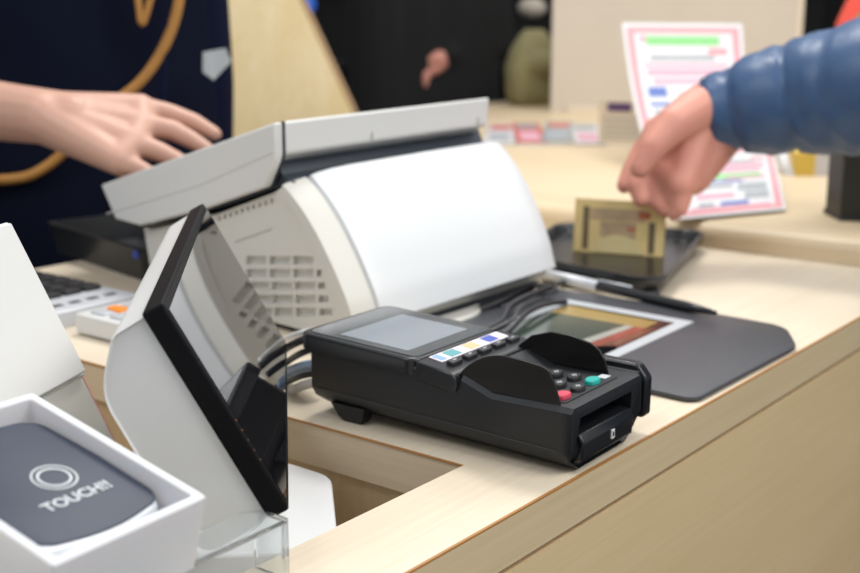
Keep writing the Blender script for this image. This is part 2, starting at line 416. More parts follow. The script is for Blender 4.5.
# privacy shield: a left and a right fin joined by a hood behind the keys
fin = spline([(.0835, .0440), (.0810, .0525), (.070, .0625), (.054, .0690), (.037, .0692), (.0210, .0680)], 5)
finp = [(p.x, p.y) for p in [V((a[0], a[1])) for a in fin]]+[(.0150, .0655), (.0105, .0570), (.0065, .0445)]
sh = nb(); prism(sh, [V((.0030, y, z)) for y, z in finp], (.0018, 0, 0)); shl = obj('privacy_shield', sh, 'black3', tm, bevel=.0005)
fin2 = [(.0880, .0440), (.0855, .0530), (.075, .0620), (.060, .0668), (.044, .0668), (.029, .0640), (.0220, .0600), (.0175, .0530), (.0150, .0445)]
sh = nb(); prism(sh, [V((.0800, y, z)) for y, z in fin2], (.0018, 0, 0)); obj('privacy_shield', sh, 'black3', tm, bevel=.0005)
# keypad
kbd = obj('keypad_deck', warp(plate(rrect(.008, .0775, .006, .078, .003, 4), -.0008, .0009, .0006), lambda y: .0450-.0015*y/.078), 'black', tm)
for r in range(5):
    for c in range(3):
        kx = .0170+c*.0190; ky = .0130+r*.0135
        m_ = 'red' if (r, c) == (0, 0) else 'green' if (r, c) == (0, 2) else 'key'
        rx, ry = (.0066, .0046) if m_ != 'key' else (.0062, .0043)
        k = obj('key', cyl(nb(), (kx, ky, .0455), rx, .0030, 22, ry), m_, kbd, auto=40)
        if m_ == 'key':
            mk = nb(); box(mk, kx-.0020, kx+.0020, ky-.0006, ky+.0006, .0484, .0486); box(mk, kx-.0005, kx+.0005, ky-.0018, ky+.0018, .0484, .0486)
            obj('key_mark', mk, 'printg', k)
obj('key_caption', BX(.0665, .0745, .0100, .0165, .0458, .0461), 'printg', kbd)
# magnetic stripe side housing
sd = nb(); prism(sd, [V((W_+.0025, y, z)) for y, z in rpoly([(-.003, .012), (.135, .014), (.135, .050), (.004, .0490), (-.0035, .040)], [.004, .01, .004, .006, .006], 5)], (.0095, 0, 0))
obj('stripe_reader', sd, 'black2', tm, bevel=.0015)
obj('stripe_slot', BX(W_-.001, W_+.003, .002, .130, .016, .0445), 'slot', tm)
for fx in (.003, W_-.018):
    ft = nb(); loft(ft, [[V((fx, .1610, .012)), V((fx+.010, .1610, .012)), V((fx+.010, .1910, .012)), V((fx, .1910, .012))], [V((fx, .1630, .0035)), V((fx+.010, .1630, .0035)), V((fx+.010, .1840, .0035)), V((fx, .1840, .0035))], [V((fx+.001, .1650, 0)), V((fx+.009, .1650, 0)), V((fx+.009, .1790, 0)), V((fx+.001, .1790, 0))]])
    obj('foot', ft, 'black', tm)
obj('front_foot', BX(.022, .066, .012, .020, 0.0, .0035), 'slot', tm)

# ================================================================== POS REGISTER
PB = V((.7436, .6536, 0)); RA = radians(-5)
RM = M.Translation(PB) @ M.Rotation(RA, 4, 'Z')
pos = thing('pos_register', 'white point of sale register with slotted side vents and a tilted operator screen', 'cash register', matrix=RM)
RW = .291
curve = [(-.006, .014), (-.0035, .0215), (0, .030), (.0055, .043), (.014, .0575), (.0225, .0710), (.0317, .0840), (.0455, .1015), (.062, .1185), (.0760, .1300), (.0871, .1378)]
curve = [(p.x, p.y) for p in [V(q) for q in spline([V((a, b)) for a, b in curve], 3)]] if False else curve
def sp2(pts, k=4):
    o = spline([V((a, b, 0)) for a, b in pts], k); return [(p.x, p.y) for p in o]
cv = sp2(curve[1:], 4)
def offs(c, d):
    out = []
    for i, p in enumerate(c):
        a = V(c[max(i-1, 0)]); b = V(c[min(i+1, len(c)-1)]); t = (b-a).normalized(); out.append((p[0]-t.y*-d*-1 if False else p[0]+t.y*d, p[1]-t.x*d))
    return out
# positive d = outward (towards customer = -u), built below with sign
def cov(d): return [(p[0]-q, p[1]+r) for p, (q, r) in zip(cv, [(lambda t: (t.y*d, t.x*d))(((V(cv[min(i+1, len(cv)-1)])-V(cv[max(i-1, 0)]))).normalized()) for i in range(len(cv))])]
# side body (the face with the vents)
side_pts = [(u, z) for u, z in cov(-.007)]+[(.108, .1235), (.1870, .0965), (.2950, .0680), (.309, .0690), (.302, .036), (.295, .006), (.013, .006)]
sbm = nb(); prism(sbm, [V((.004, u, z)) for u, z in side_pts], (RW-.010, 0, 0))
body = obj('housing', sbm, 'white2', None)
slots = [[(0.1483, 0.061), (0.12, 0.0649), (0.1202, 0.0586), (0.1487, 0.0546)], [(0.1158, 0.0654), (0.0872, 0.0693), (0.0875, 0.0632), (0.1161, 0.0592)], [(0.0839, 0.0698), (0.0571, 0.0734), (0.0573, 0.0675), (0.0841, 0.0637)], [(0.1489, 0.049), (0.1205, 0.0531), (0.1208, 0.0467), (0.1493, 0.0425)], [(0.1163, 0.0537), (0.0877, 0.0579), (0.0879, 0.0516), (0.1166, 0.0473)], [(0.0843, 0.0583), (0.0575, 0.0622), (0.0577, 0.056), (0.0846, 0.052)], [(0.0536, 0.0628), (0.0472, 0.0637), (0.0474, 0.0576), (0.0538, 0.0566)], [(0.1453, 0.0375), (0.1169, 0.0418), (0.1171, 0.0358), (0.1456, 0.0314)], [(0.1141, 0.0422), (0.0854, 0.0465), (0.0857, 0.0407), (0.1144, 0.0362)], [(0.0828, 0.047), (0.0553, 0.0511), (0.0554, 0.0454), (0.083, 0.0411)], [(0.052, 0.0516), (0.0425, 0.0531), (0.0427, 0.0474), (0.0522, 0.0459)], [(0.143, 0.0257), (0.1146, 0.0302), (0.1149, 0.0237), (0.1433, 0.0191)], [(0.1132, 0.0304), (0.0852, 0.0349), (0.0855, 0.0285), (0.1135, 0.024)], [(0.0819, 0.0354), (0.0556, 0.0396), (0.0558, 0.0334), (0.0821, 0.0291)], [(0.0518, 0.0402), (0.0385, 0.0424), (0.0387, 0.0362), (0.052, 0.034)], [(0.1407, 0.0139), (0.1138, 0.0184), (0.1141, 0.0119), (0.1411, 0.0073)], [(0.111, 0.0189), (0.0857, 0.0231), (0.0859, 0.0167), (0.1113, 0.0124)], [(0.0817, 0.0238), (0.0551, 0.0282), (0.0553, 0.0219), (0.0819, 0.0174)], [(0.0508, 0.0289), (0.0338, 0.0318), (0.034, 0.0256), (0.051, 0.0227)]]
cb = nb()
for q in slots:
    mu = sum(p[0] for p in q)/4; mz_ = sum(p[1] for p in q)/4; q = [(u, z+(.0008 if k_ < 2 else -.0008)) for k_, (u, z) in enumerate(q)] if abs(q[0][0]-q[1][0]) > .02 else q
    prism(cb, [V((-.01, u, z)) for u, z in q], (.0185, 0, 0))
for k in range(10):
    u0 = .1877-.0084*k; z0 = .0895+.0027*k; prism(cb, [V((-.01, u0, z0)), V((-.01, u0-.0035, z0+.001)), V((-.01, u0-.0035, z0+.005)), V((-.01, u0, z0+.004))], (.017, 0, 0))
prism(cb, [V((-.01, .1636, .0722)), V((-.01, .1119, .0902)), V((-.01, .1119, .0912)), V((-.01, .1636, .0732))], (.016, 0, 0))
cut(body, cb); body.parent = pos
bk = nb(); box(bk, .0105, .0125, .03, .156, .006, .085); 
for p in body.data.polygons: p.use_smooth = False
# cheek: moulded side edge following the front curve
def ribbon(w0, w1, d0, d1, m, name, parent, inner=-.010):
    a, b = cov(d0), cov(d1); i0 = cov(inner)
    bm = nb()
    r0 = [V((w0, u, z)) for u, z in a]+[V((w0, u, z)) for u, z in i0[::-1]]
    r1 = [V((w1, u, z)) for u, z in b]+[V((w1, u, z)) for u, z in i0[::-1]]
    loft(bm, [r0, r1]); return obj(name, bm, m, parent, auto=35)
def multi(ws, name, m, parent, inner=-.010):
    bm = nb(); rs = []
    for w, d in ws: rs.append([V((w, u, z)) for u, z in cov(d)]+[V((w, u, z)) for u, z in cov(inner)[::-1]])
    loft(bm, rs); return obj(name, bm, m, parent, auto=48)
multi([(0, -.009), (.0, -.006), (.003, -.0045), (.022, -.001), (.0235, -.0005)], 'side_cheek', 'white2', pos, -.016)
multi([(.0235, -.004), (.0245, -.003), (.027, -.0026), (.0275, -.004)], 'groove_strip', 'white2', pos, -.016)
multi([(.0275, -.003), (.0290, .0005), (.034, .0022), (.05, .0045), (.07, .0055), (.17, .0062), (.26, .0055), (.286, .0035), (RW-.001, .0005), (RW, -.004)], 'front_cover', 'white3', pos, -.012)
# base
bs_ = nb(); loft(bs_, [z3(rrect(.01, RW-.01, .006, .28, .02), 0.0), z3(rrect(.01, RW-.01, .006, .28, .02), .008)]); obj('base', bs_, 'seam', pos)
bl = plate(rpoly([(.03, -.020), (.155, -.014), (.19, .02), (.19, .2), (.03, .2)], [.02, .05, .01, .01, .01], 8), 0.0, .0068, .003)
obj('base_foot', bl, 'white2', pos, auto=40)
lb = nb(); box(lb, .03, RW-.012, .010, .02, .008, .024); obj('under_cover_shade', lb, 'slot', pos)  # dark block stands in for the shadow below the front cover
# neck between body and screen
nk = nb(); prism(nk, [V((.008, u, z)) for u, z in ((.086, .134), (.10, .1395), (.112, .158), (.20, .131), (.29, .100), (.30, .072), (.18, .104), (.11, .127))], (RW-.018, 0, 0)); obj('hinge_neck', nk, 'navyplast', pos, bevel=.001)
# operator screen, seen from behind and the side
ang = math.atan2(.188-.107, .3675-.090)
def scr_side(i=0): return [(.0905+i, .1875-i), (.3660-i, .1075-i*.2), (.3430-i, .0745+i), (.3000, .0728+i), (.1990, .0995+i), (.1080, .1290+i), (.0930, .1540), (.0905+i, .1590+i)]
hs = nb(); prism(hs, [V((.0045, u, z)) for u, z in [(.0905, .1875), (.3660, .1075), (.3430, .0745), (.3000, .0728), (.1940, .1050), (.1000, .1545), (.0900, .1590)]], (.268, 0, 0)); hd = obj('screen_housing', hs, 'white', pos, bevel=.003, seg=3)
sc_ = nb(); prism(sc_, [V((-.007, u, z)) for u, z in scr_side(.0006)], (.0095, 0, 0)); obj('screen_side_cap', sc_, 'white', pos, bevel=.0022, seg=3)
sm = nb(); prism(sm, [V((.0020, u, z)) for u, z in scr_side(.0008)], (.0030, 0, 0)); obj('screen_seam', sm, 'seam', pos)
cr = nb(); tube(cr, [V((-.0072, .357, .0790)), V((-.0072, .20, .1235)), V((-.0072, .094, .1620))], .0007, 6); obj('moulded_crease', cr, 'white', pos)
dsp = nb(); prism(dsp, [V((.012, .105, .1845)), V((.012, .355, .1118)), V((.012, .3552, .1124)), V((.012, .1052, .1851))], (.255, 0, 0)); obj('touch_panel', dsp, 'gloss', pos)
for w_, u_, z_ in ((.105, .0895, .162), (.255, .0895, .162)):
    t_ = nb(); box(t_, w_, w_+.0012, .0888, .0892, .160, .168); obj('release_tab', t_, 'vent', pos)

for o_r in pos.children_recursive:
    if o_r.type == 'MESH':
        for v in o_r.data.vertices:
            k_ = max(0, v.co.x)/RW; v.co.y += .079*v.co.x
            v.co.x += k_*(.008+.15*max(0, v.co.z-.03)); v.co.z += k_*.0045*min(1, v.co.z/.03)
# ================================================================== CUSTOMER DISPLAY
CB = V((.415, .4113, .0335)); al = radians(44.5); ph = radians(62)
da = V((cos(al), sin(al), 0)); n0 = V((sin(al), -cos(al), 0)); ds = V((-n0.x*cos(ph), -n0.y*cos(ph), sin(ph))); dn = da.cross(ds)
if dn.dot(n0) < 0: dn = -dn
DM = frame_m(CB, da, ds, dn)
cd = thing('customer_display', 'white customer display with glossy black mirror-like screen leaning over the counter opening', 'monitor', matrix=DM)
DW, DH = .314, .1240
# housing profile in (s, n)
hp = rpoly([(.0008, -.0122), (-.003, -.024), (-.004, -.053), (.099, -.0505), (.1215, -.030), (.1225, -.0122)], [0, .008, .010, .032, .010, 0], 9)
def at_w(w, k=1.0, sh=0): return [V((w, s*k+sh, -.0122+(n+.0122)*k)) for s, n in hp]
obj('housing', loft(nb(), [at_w(.0025, .97, .0018), at_w(.0005, .99, .0006), at_w(.004, 1), at_w(DW-.01, 1), at_w(DW-.002, .96, .002)]), 'white', cd, auto=45)
obj('black_bezel', BX(0, DW, 0, DH, -.0122, -.0004), 'glossedge', cd, bevel=.0015, seg=3)
obj('screen', BX(.0042, DW-.002, .0042, DH-.0052, -.0005, 0), 'gloss', cd)
for k in range(5): obj('indicator_dot', BX(.0012+.0002, .0018, .03+.006*k, .0305+.006*k, -.0004, .0001), 'edge', cd)
# stand: neck and rounded foot lying inside the opening
FZ = -.024
def dloc(a_, n_, z): return V((CB.x+da.x*a_+n0.x*n_, CB.y+da.y*a_+n0.y*n_, z))
fpts = rpoly([(.075, .027), (.190, .027), (.222, -.004), (.222, -.15), (.075, -.15)], [.02, .026, .03, .03, .02], 8)
inv = DM.inverted()
def tof(bm):
    for v in bm.verts: v.co = inv @ v.co
    return bm
fb = plate([(a_, n_) for a_, n_ in fpts], -.018, 0, .0025)
for v in fb.verts: v.co = inv @ dloc(v.co.x, v.co.y, FZ+v.co.z)
obj('foot_plate', fb, 'brightwhite', cd, auto=40)
nkb = nb(); loft(nkb, [[dloc(a_, n_, FZ-.002) for a_, n_ in ((.11, -.10), (.19, -.10), (.19, -.03), (.11, -.03))], [dloc(a_, n_, .075) for a_, n_ in ((.12, -.085), (.18, -.085), (.18, -.050), (.12, -.050))]])
obj('neck', tof(nkb), 'white', cd, bevel=.004)
stt = nb(); loft(stt, [[dloc(a_, n_, FZ-.018) for a_, n_ in ((.10, -.13), (.19, -.13), (.19, -.0), (.10, -.0))], [dloc(a_, n_, -.16) for a_, n_ in ((.10, -.13), (.19, -.13), (.19, -.0), (.10, -.0))]])
obj('stand_column', tof(stt), 'white2', cd)

# ================================================================== TOUCH READER IN FROSTED BOX
ta = .07792; ti = .2420
ax = V((cos(ta), sin(ta), -.007)).normalized(); ay = V((-sin(ta)*cos(ti), cos(ta)*cos(ti), sin(ti))); az_ = ax.cross(ay).normalized(); ay = az_.cross(ax)
TM = frame_m(V((.2497, .3725, .0764)), ax, ay, az_)
TW, TL, TD = .0826, .1144, .036
tb = thing('reader_box', 'frosted white acrylic box tilted towards the customer in the near left corner', 'box', matrix=TM)
wl = .0045
ob = nb()
o_ = rrect(0, TW, 0, TL, .0018, 3); i_ = rrect(wl, TW-wl, wl, TL-wl, .0018, 3)
loft(ob, [z3(i_, -TD+.01), z3(i_, -.0006), z3(rrect(wl-.0006, TW-wl+.0006, wl-.0006, TL-wl+.0006, .002, 3), 0), z3(rrect(.0006, TW-.0006, .0006, TL-.0006, .0018, 3), 0), z3(o_, -.0006), z3(o_, -TD)])
obj('box_shell', ob, 'frost', tb, auto=35)
obj('raised_back_wall', BX(-.09, .0105, TL-.004, TL+.004, -TD, .0035), 'frost', tb, bevel=.0008)
rd = thing('contactless_reader', 'dark blue-grey contactless reader marked TOUCH!! lying inside the frosted box', 'card reader', matrix=TM)
rp = rpoly([(.0055, .0120), (.0760, .0120), (.0760, .1090), (.0055, .1090)], [.014, .014, .014, .014], 8)
rsx, rsy = .0030, .0016
rdp = rpoly([(.0055, .016), (.040, .0085), (.0755, .016), (.0765, .060), (.0745, .104), (.040, .1085), (.0065, .104), (.0048, .060)], [.012, .08, .012, .1, .012, .08, .012, .1], 6)
obj('reader_body', plate(rdp, -.0255, -.0080, .003), 'readerrim', rd, auto=45)
rdp = [(x+rsx, y+rsy) for x, y in rdp]
ins = [((x-.0407)*.945+.0407, (y-.060)*.955+.060) for x, y in rdp]
fc = obj('reader_face', plate(ins, -.0085, -.0072, .0008), 'reader', rd, auto=45)
tx = text_bm('TOUCH!!', .0086, .0002); 
for v in tx.verts: v.co += V((.0470, .0375, -.0070))
obj('touch_lettering', tx, 'printg', rd)
obj('ring_mark', ringbm((.0490, .0575), .0092, .0101, -.0072, .0004), 'printg', rd)
obj('ring_mark', ringbm((.0490, .0575), .0064, .0076, -.0072, .0004), 'printg', rd)
# clear riser under the box
rs_ = thing('acrylic_riser', 'clear acrylic riser on the counter between frosted box and customer display', 'stand', (0, 0, 0))
ab = nb(); 
c0 = at(290, 578, 0); RX1 = c0.x; RY0 = min(c0.y, .415); RY1 = .4295
rv = BX(.18, RX1, RY0, RY0+.003, 0, .030); obj('front_wall', rv, 'acryl', rs_, bevel=.0004)
obj('right_wall', BX(RX1-.003, RX1, RY0+.0032, RY1, 0, .030), 'acryl', rs_, bevel=.0004)
obj('top_plate', BX(.18, RX1, RY0, RY1, .0302, .0325), 'acryl', rs_, bevel=.0004)
mt_ = nb(); prism(mt_, [V((.255, .408, .0328)), V((.255, .429, .0328)), V((.255, .429, .0510)), V((.255, .408, .0460))], (.06, 0, 0))
obj('wedge', mt_, 'frost', rs_)

# ================================================================== WHITE TILTED HOLDER at left
wp = P(87, 371, .70); ha = radians(24); hx = V((-cos(ha), -sin(ha), 0))*-1; hx = V((cos(ha), sin(ha), 0)); hb = V((-sin(ha), cos(ha), 0))
hphi = radians(64); hs_ = hb*cos(hphi)+V((0, 0, sin(hphi))); hn = hx.cross(hs_)
HM = frame_m(wp, hx, hs_, hn)
wh = thing('menu_holder', 'plain white slanted holder standing in the opening behind the frosted reader box', 'holder', matrix=HM)
obj('front_board', BX(-.16, 0, 0, .094, -.0035, 0), 'white', wh, bevel=.0012)
obj('back_board', BX(-.16, .0035, -.002, .0955, -.010, -.0038), 'white', wh, bevel=.0012)
lo = nb(); prism(lo, [V((-.16, -.001, -.0045)), V((.0, -.001, -.0045)), V((.0, -.18, -.004)), V((-.16, -.18, -.004))], (0, 0, -.010)); obj('lower_board', lo, 'white2', wh, bevel=.001)
prism_ = nb(); box(prism_, .0038, .0043, -.19, .090, -.011, -.007); obj('board_edge_trim', prism_, 'pink', wh)

# ================================================================== CABLES between display and terminal
def cable(pts, r, m, label, name='cable', grp=None):
    o = obj(name, tube(nb(), spline(pts, 8), r, 10), m, None, smooth=True); tag(o, label, 'cable', grp); return o
zr = .030
T0 = V((.645, .582, .036))
cable([P(316, 336, .905), P(300, 341, .91), P(284, 350, .93), P(266, 368, .96), P(250, 392, .97)], .0030, 'cable', 'thick black cable, topmost at the rear of the card terminal')
cable([P(316, 330, .925), P(298, 334, .94), P(280, 342, .97), P(262, 356, 1.00), P(240, 380, 1.01)], .0024, 'cablew', 'thin white cable lying just above the topmost black one behind the card terminal')
cable([P(318, 347, .905), P(302, 353, .915), P(286, 363, .94), P(268, 380, .96), P(256, 396, .965)], .0026, 'cable', 'second black cable from the top behind the card terminal')
cable([P(320, 364, .905), P(303, 367, .92), P(284, 374, .95), P(262, 384, .98), P(240, 390, .99)], .0044, 'cableb', 'pale blue cable behind the card terminal')
cable([P(318, 373, .902), P(302, 376, .91), P(285, 383, .93), P(268, 393, .945), P(250, 402, .95)], .0024, 'cabled', 'thin dark cable just below the pale blue one behind the card terminal')
cable([P(318, 382, .902), P(302, 386, .91), P(286, 394, .92), P(270, 402, .93), P(255, 408, .935)], .0036, 'cablew', 'white cable lowest at the rear of the card terminal')

# ================================================================== GREY PAD with framed window
pd = thing('counter_mat', 'dark grey counter mat with pale framed glossy window beside the card terminal', 'mat', (0, 0, 0))
pp = rpoly([(.789, .3680), (.975, .3655), (1.032, .398), (1.040, .500), (1.035, .655), (.80, .655)], [.012, .035, .035, .06, .01, .01], 8)
def zpad(x, y):
    t = max(0, (.835-x)/.046); return .0042+.0035*t*t
pm = nb(); 
top = plate(pp, .0020, .0048, .0012)
obj('mat_sheet', top, 'pad', pd, auto=40)
obj('mat_underside', plate([(.913+(x-.913)*.985, .51+(y-.51)*.985) for x, y in pp], 0.0, .0021), 'padedge', pd)
f0 = [(.825, .466), (.994, .469), (.999, .606), (.825, .606)]
fi = [(.838, .478), (.980, .481), (.985, .595), (.838, .595)]
fm = nb(); loft(fm, [z3(f0, .0048), z3(f0, .0053), z3(fi, .0053), z3(fi, .0048)], True, False, False); obj('window_frame_print', fm, 'frame', pd)
wn = obj('window_insert', prism(nb(), z3(fi, .0048), (0, 0, .0003)), 'gloss', pd)
def patch(pts, m, name='reflection_patch'): return obj(name, prism(nb(), z3(pts, .0051), (0, 0, .00015)), m, wn)  # coloured patches paint the banknote's reflection onto the glossy window
MT['refl_green'] = mat('reflection_dark_green', (.035, .055, .040), .15, coat=.5); MT['refl_yel'] = mat('reflection_yellow', (.36, .25, .08), .15, coat=.5); MT['refl_red'] = mat('reflection_red', (.30, .06, .04), .15, coat=.5); MT['refl_brown'] = mat('reflection_brown', (.16, .06, .03), .15, coat=.5); MT['refl_white'] = mat('reflection_grey', (.40, .40, .36), .15, coat=.5)
patch([(.840, .520), (.945, .512), (.945, .592), (.840, .592)], 'refl_green'); patch([(.840, .509), (.945, .503), (.945, .5118), (.840, .5198)], 'refl_white'); patch([(.840, .497), (.945, .492), (.945, .5028), (.840, .5088)], 'refl_red')
patch([(.880, .484), (.950, .484), (.945, .4915), (.870, .495)], 'refl_brown'); patch([(.9455, .493), (.974, .494), (.978, .590), (.9455, .592)], 'refl_yel')

# ================================================================== STYLUS
s0, s1, s2 = at(541, 273, .008), at(592, 288, .008), at(716, 313, .010)
sm_ = s0+(s2-s0)*.36
pn = thing('stylus_pen', 'black stylus pen with silver barrel lying between counter mat and cash tray', 'pen', (s0.x, s0.y, 0))
def rel(v): return V(v)-V((s0.x, s0.y, 0))
obj('silver_barrel', tube(nb(), [rel(s0), rel(s0.lerp(sm_, .1)), rel(sm_)], [.004, .0056, .0056], 14), 'silver', pn, smooth=True)
obj('black_barrel', tube(nb(), [rel(sm_), rel(sm_.lerp(s2, .05)), rel(sm_.lerp(s2, .8)), rel(s2)], [.0045, .0052, .0048, .002], 14), 'black2', pn, smooth=True)
obj('clip', tube(nb(), [rel(sm_)+V((0, 0, .006)), rel(sm_.lerp(s2, .3))+V((0, 0, .0065))], .0013, 8), 'silver', pn, smooth=True)

# coiled black cables behind the terminal
c1, c2, c3 = at(505, 318, .006), at(515, 300, .012), at(545, 292, .014)
def A3(l): return [at(*q) for q in l]
cable(A3([(470, 335, .004), (500, 322, .008), (510, 306, .012), (530, 295, .014), (552, 286, .009), (570, 280, .004)]), .0028, 'cable', 'thick black cable looping behind the card terminal keypad')
cable(A3([(488, 332, .005), (512, 320, .012), (520, 308, .016), (536, 300, .014), (552, 300, .009)]), .0020, 'cabled', 'dark grey cable arching over the counter mat corner', )
cable(A3([(500, 338, .006), (512, 328, .010), (528, 312, .014), (548, 304, .012), (566, 302, .008)]), .0024, 'cable', 'black cable lying nearest the counter mat window')
cable(A3([(470, 312, .004), (500, 302, .008), (530, 286, .010), (556, 290, .006), (530, 300, .004), (500, 308, .004)]), .0030, 'cable', 'black cable curled under the right end of the register')

# ================================================================== CASH TRAY and banknote
tq = [(1.056, .534), (1.350, .626), (1.295, .80), (1.090, .735)]
ct_ = thing('cash_tray', 'shallow black cash tray on the counter beyond the register', 'tray', (1.18, .66, 0))
tcx, tcy = 1.18, .66
def tr(k, r, z): return z3([(x-tcx, y-tcy) for x, y in rpoly([(tcx+(x-tcx)*k, tcy+(y-tcy)*k) for x, y in tq], r, 8)], z)
obj('tray_body', loft(nb(), [tr(.90, .02, .004), tr(.97, .025, .010), tr(1.0, .026, .0195), tr(.997, .026, .022), tr(.955, .024, .022), tr(.945, .024, .020), tr(.90, .020, .0100)]), 'tray', ct_, auto=50)
obj('tray_lining', loft(nb(), [tr(.885, .018, .0101), tr(.885, .018, .0110)]), 'black2', ct_)
for (fx, fy) in ((1.078, .555), (1.30, .63), (1.26, .77), (1.10, .70)):
    obj('foot', cyl(nb(), (fx-tcx, fy-tcy, 0), .008, .006, 14), 'slot', ct_)
clp = at(640, 289, .004)
# banknote: folded, standing
na, nb_ = at(573, 251, .0115), at(662, 257, .0115)
nd = (nb_-na); nL = nd.length; nd.normalize(); nu = V((nd.y, -nd.x, 0)); 
if nu.dot(FW) < 0: nu = -nu
ntilt = (V((0, 0, 1))*.985+nu*.10).normalized()
NMx = frame_m(na, nd, ntilt, nd.cross(ntilt))
bn = thing('banknote', 'folded golden brown banknote standing upright in the black cash tray', 'banknote', matrix=NMx)
NH = .0605
def sheet(x0, x1, y0, y1, off, th=.0004, nseg=10, bow=.004):
    bm = nb(); A, B = [], []
    def f(x, y): return bow*sin(pi*min(1, max(0, x/nL)))*(y/NH)+off
    for k in range(nseg+1):
        x = x0+(x1-x0)*k/nseg; A.append((x, y0, f(x, y0))); B.append((x, y1, f(x, y1)))
    loft(bm, [[V(p) for p in A+B[::-1]], [V((p[0], p[1], p[2]+th)) for p in A+B[::-1]]]) if False else None
    g = []
    for zo in (0, th): g.append([[bm.verts.new((p[0], p[1], p[2]+zo)) for p in r] for r in (A, B)])
    for k in range(nseg):
        for a in (0, 1): bm.faces.new((g[a][0][k], g[a][0][k+1], g[a][1][k+1], g[a][1][k]))
        for r in (0, 1): bm.faces.new((g[0][r][k], g[0][r][k+1], g[1][r][k+1], g[1][r][k]))
    for k in (0, nseg): bm.faces.new((g[0][0][k], g[0][1][k], g[1][1][k], g[1][0][k]))
    return bm
obj('front_leaf', sheet(0, nL, 0, NH, 0), 'note', bn)
obj('back_leaf', sheet(.001, nL+.0015, 0, NH*.99, -.003), 'note', bn)
fr = []
for (x0, x1, y0, y1, m) in ((.10, .17, .06, .86, 'noted'), (.84, .91, .04, .62, 'noted'), (.18, .80, .62, .84, 'notem'), (.30, .70, .30, .60, 'notem'), (.72, .85, .68, .80, 'stamp'), (.60, .70, .44, .50, 'stamp')):
    obj('printed_panel', sheet(x0*nL, x1*nL, y0*NH, y1*NH, .0005, .0002, 4), m, bn)
ar = nb(); arc = [(nL*.5+nL*.27*cos(t), NH*.02+NH*.34*sin(t)) for t in [pi*k/16 for k in range(17)]]
prism(ar, [V((x, y, .0007+.004*sin(pi*x/nL)*y/NH)) for x, y in arc], (0, 0, .0002)); obj('printed_arc', ar, 'notel', bn)
bx_ = nb()

# ================================================================== CALCULATOR-LIKE KEYPAD, KEYBOARD, CASH DRAWER at left
q0 = at(75, 334, 0)
cl = thing('white_calculator', 'white calculator with orange keys on the counter behind the customer display', 'calculator', (q0.x, q0.y, 0), 0)
obj('case', plate(rrect(0, .085, -.145, 0.0, .004, 4), .0025, .0190, .0015), 'white', cl, auto=40)
obj('feet', BX(.01, .075, -.135, -.01, 0, .0027), 'seam', cl)
for i in range(3):
    for j in range(5):
        obj('key', plate(rrect(.008+i*.017, .0205+i*.017, -.137+j*.0262, -.117+j*.0262, .003, 3), .0188, .0215, .0008), 'orange' if (i+j) % 3 == 2 else 'silver', cl, auto=40)
obj('display_window', plate(rrect(.062, .080, -.135, -.010, .002, 2), .0189, .0196), 'lcd', cl)
kb = thing('keyboard', 'silver edged keypad with dark keys on the counter beyond the white calculator', 'keyboard', (.535, .915, 0), 0)
obj('case', plate(rrect(0, .195, 0, .235, .004, 4), .0, .016, .002), 'silver', kb, auto=40)
for i in range(8):
    for j in range(7):
        x0 = .010+i*.0225; y0 = .048+j*.0235
        obj('key', plate(rrect(x0, x0+.0190, y0, y0+.0200, .002, 2), .0158, .0205, .001), 'key', kb, auto=40)
for i in range(4): obj('printed_legend', BX(.110+i*.02, .122+i*.02, .018, .026, .0159, .0162), 'key', kb)
r0 = at(47, 222, .036); r1 = at(142, 250, .036)
dd = (r0-r1); dL = dd.length; dda = atan2(dd.y, dd.x)
ctr = thing('coin_tray', 'open black plastic bin on the counter in front of the cashier', 'bin', (r1.x, r1.y, 0), dda)
dpw = -.125; 
def rr_(a, b, c, d, r): return rrect(min(a, b), max(a, b), min(c, d), max(c, d), r, 5)
obj('bin_body', loft(nb(), [z3(rr_(.006, dL-.006, -.006, dpw+.006, .008), 0), z3(rr_(0, dL, 0, dpw, .010), .034), z3(rr_(-.002, dL+.002, .002, dpw-.002, .010), .036), z3(rr_(.004, dL-.004, -.004, dpw+.004, .008), .036), z3(rr_(.009, dL-.009, -.009, dpw+.009, .007), .005)]), 'tray', ctr, auto=45)
obj('blue_tag', BX(.004, .014, .0015, .0035, .026, .034), 'bluest', ctr)

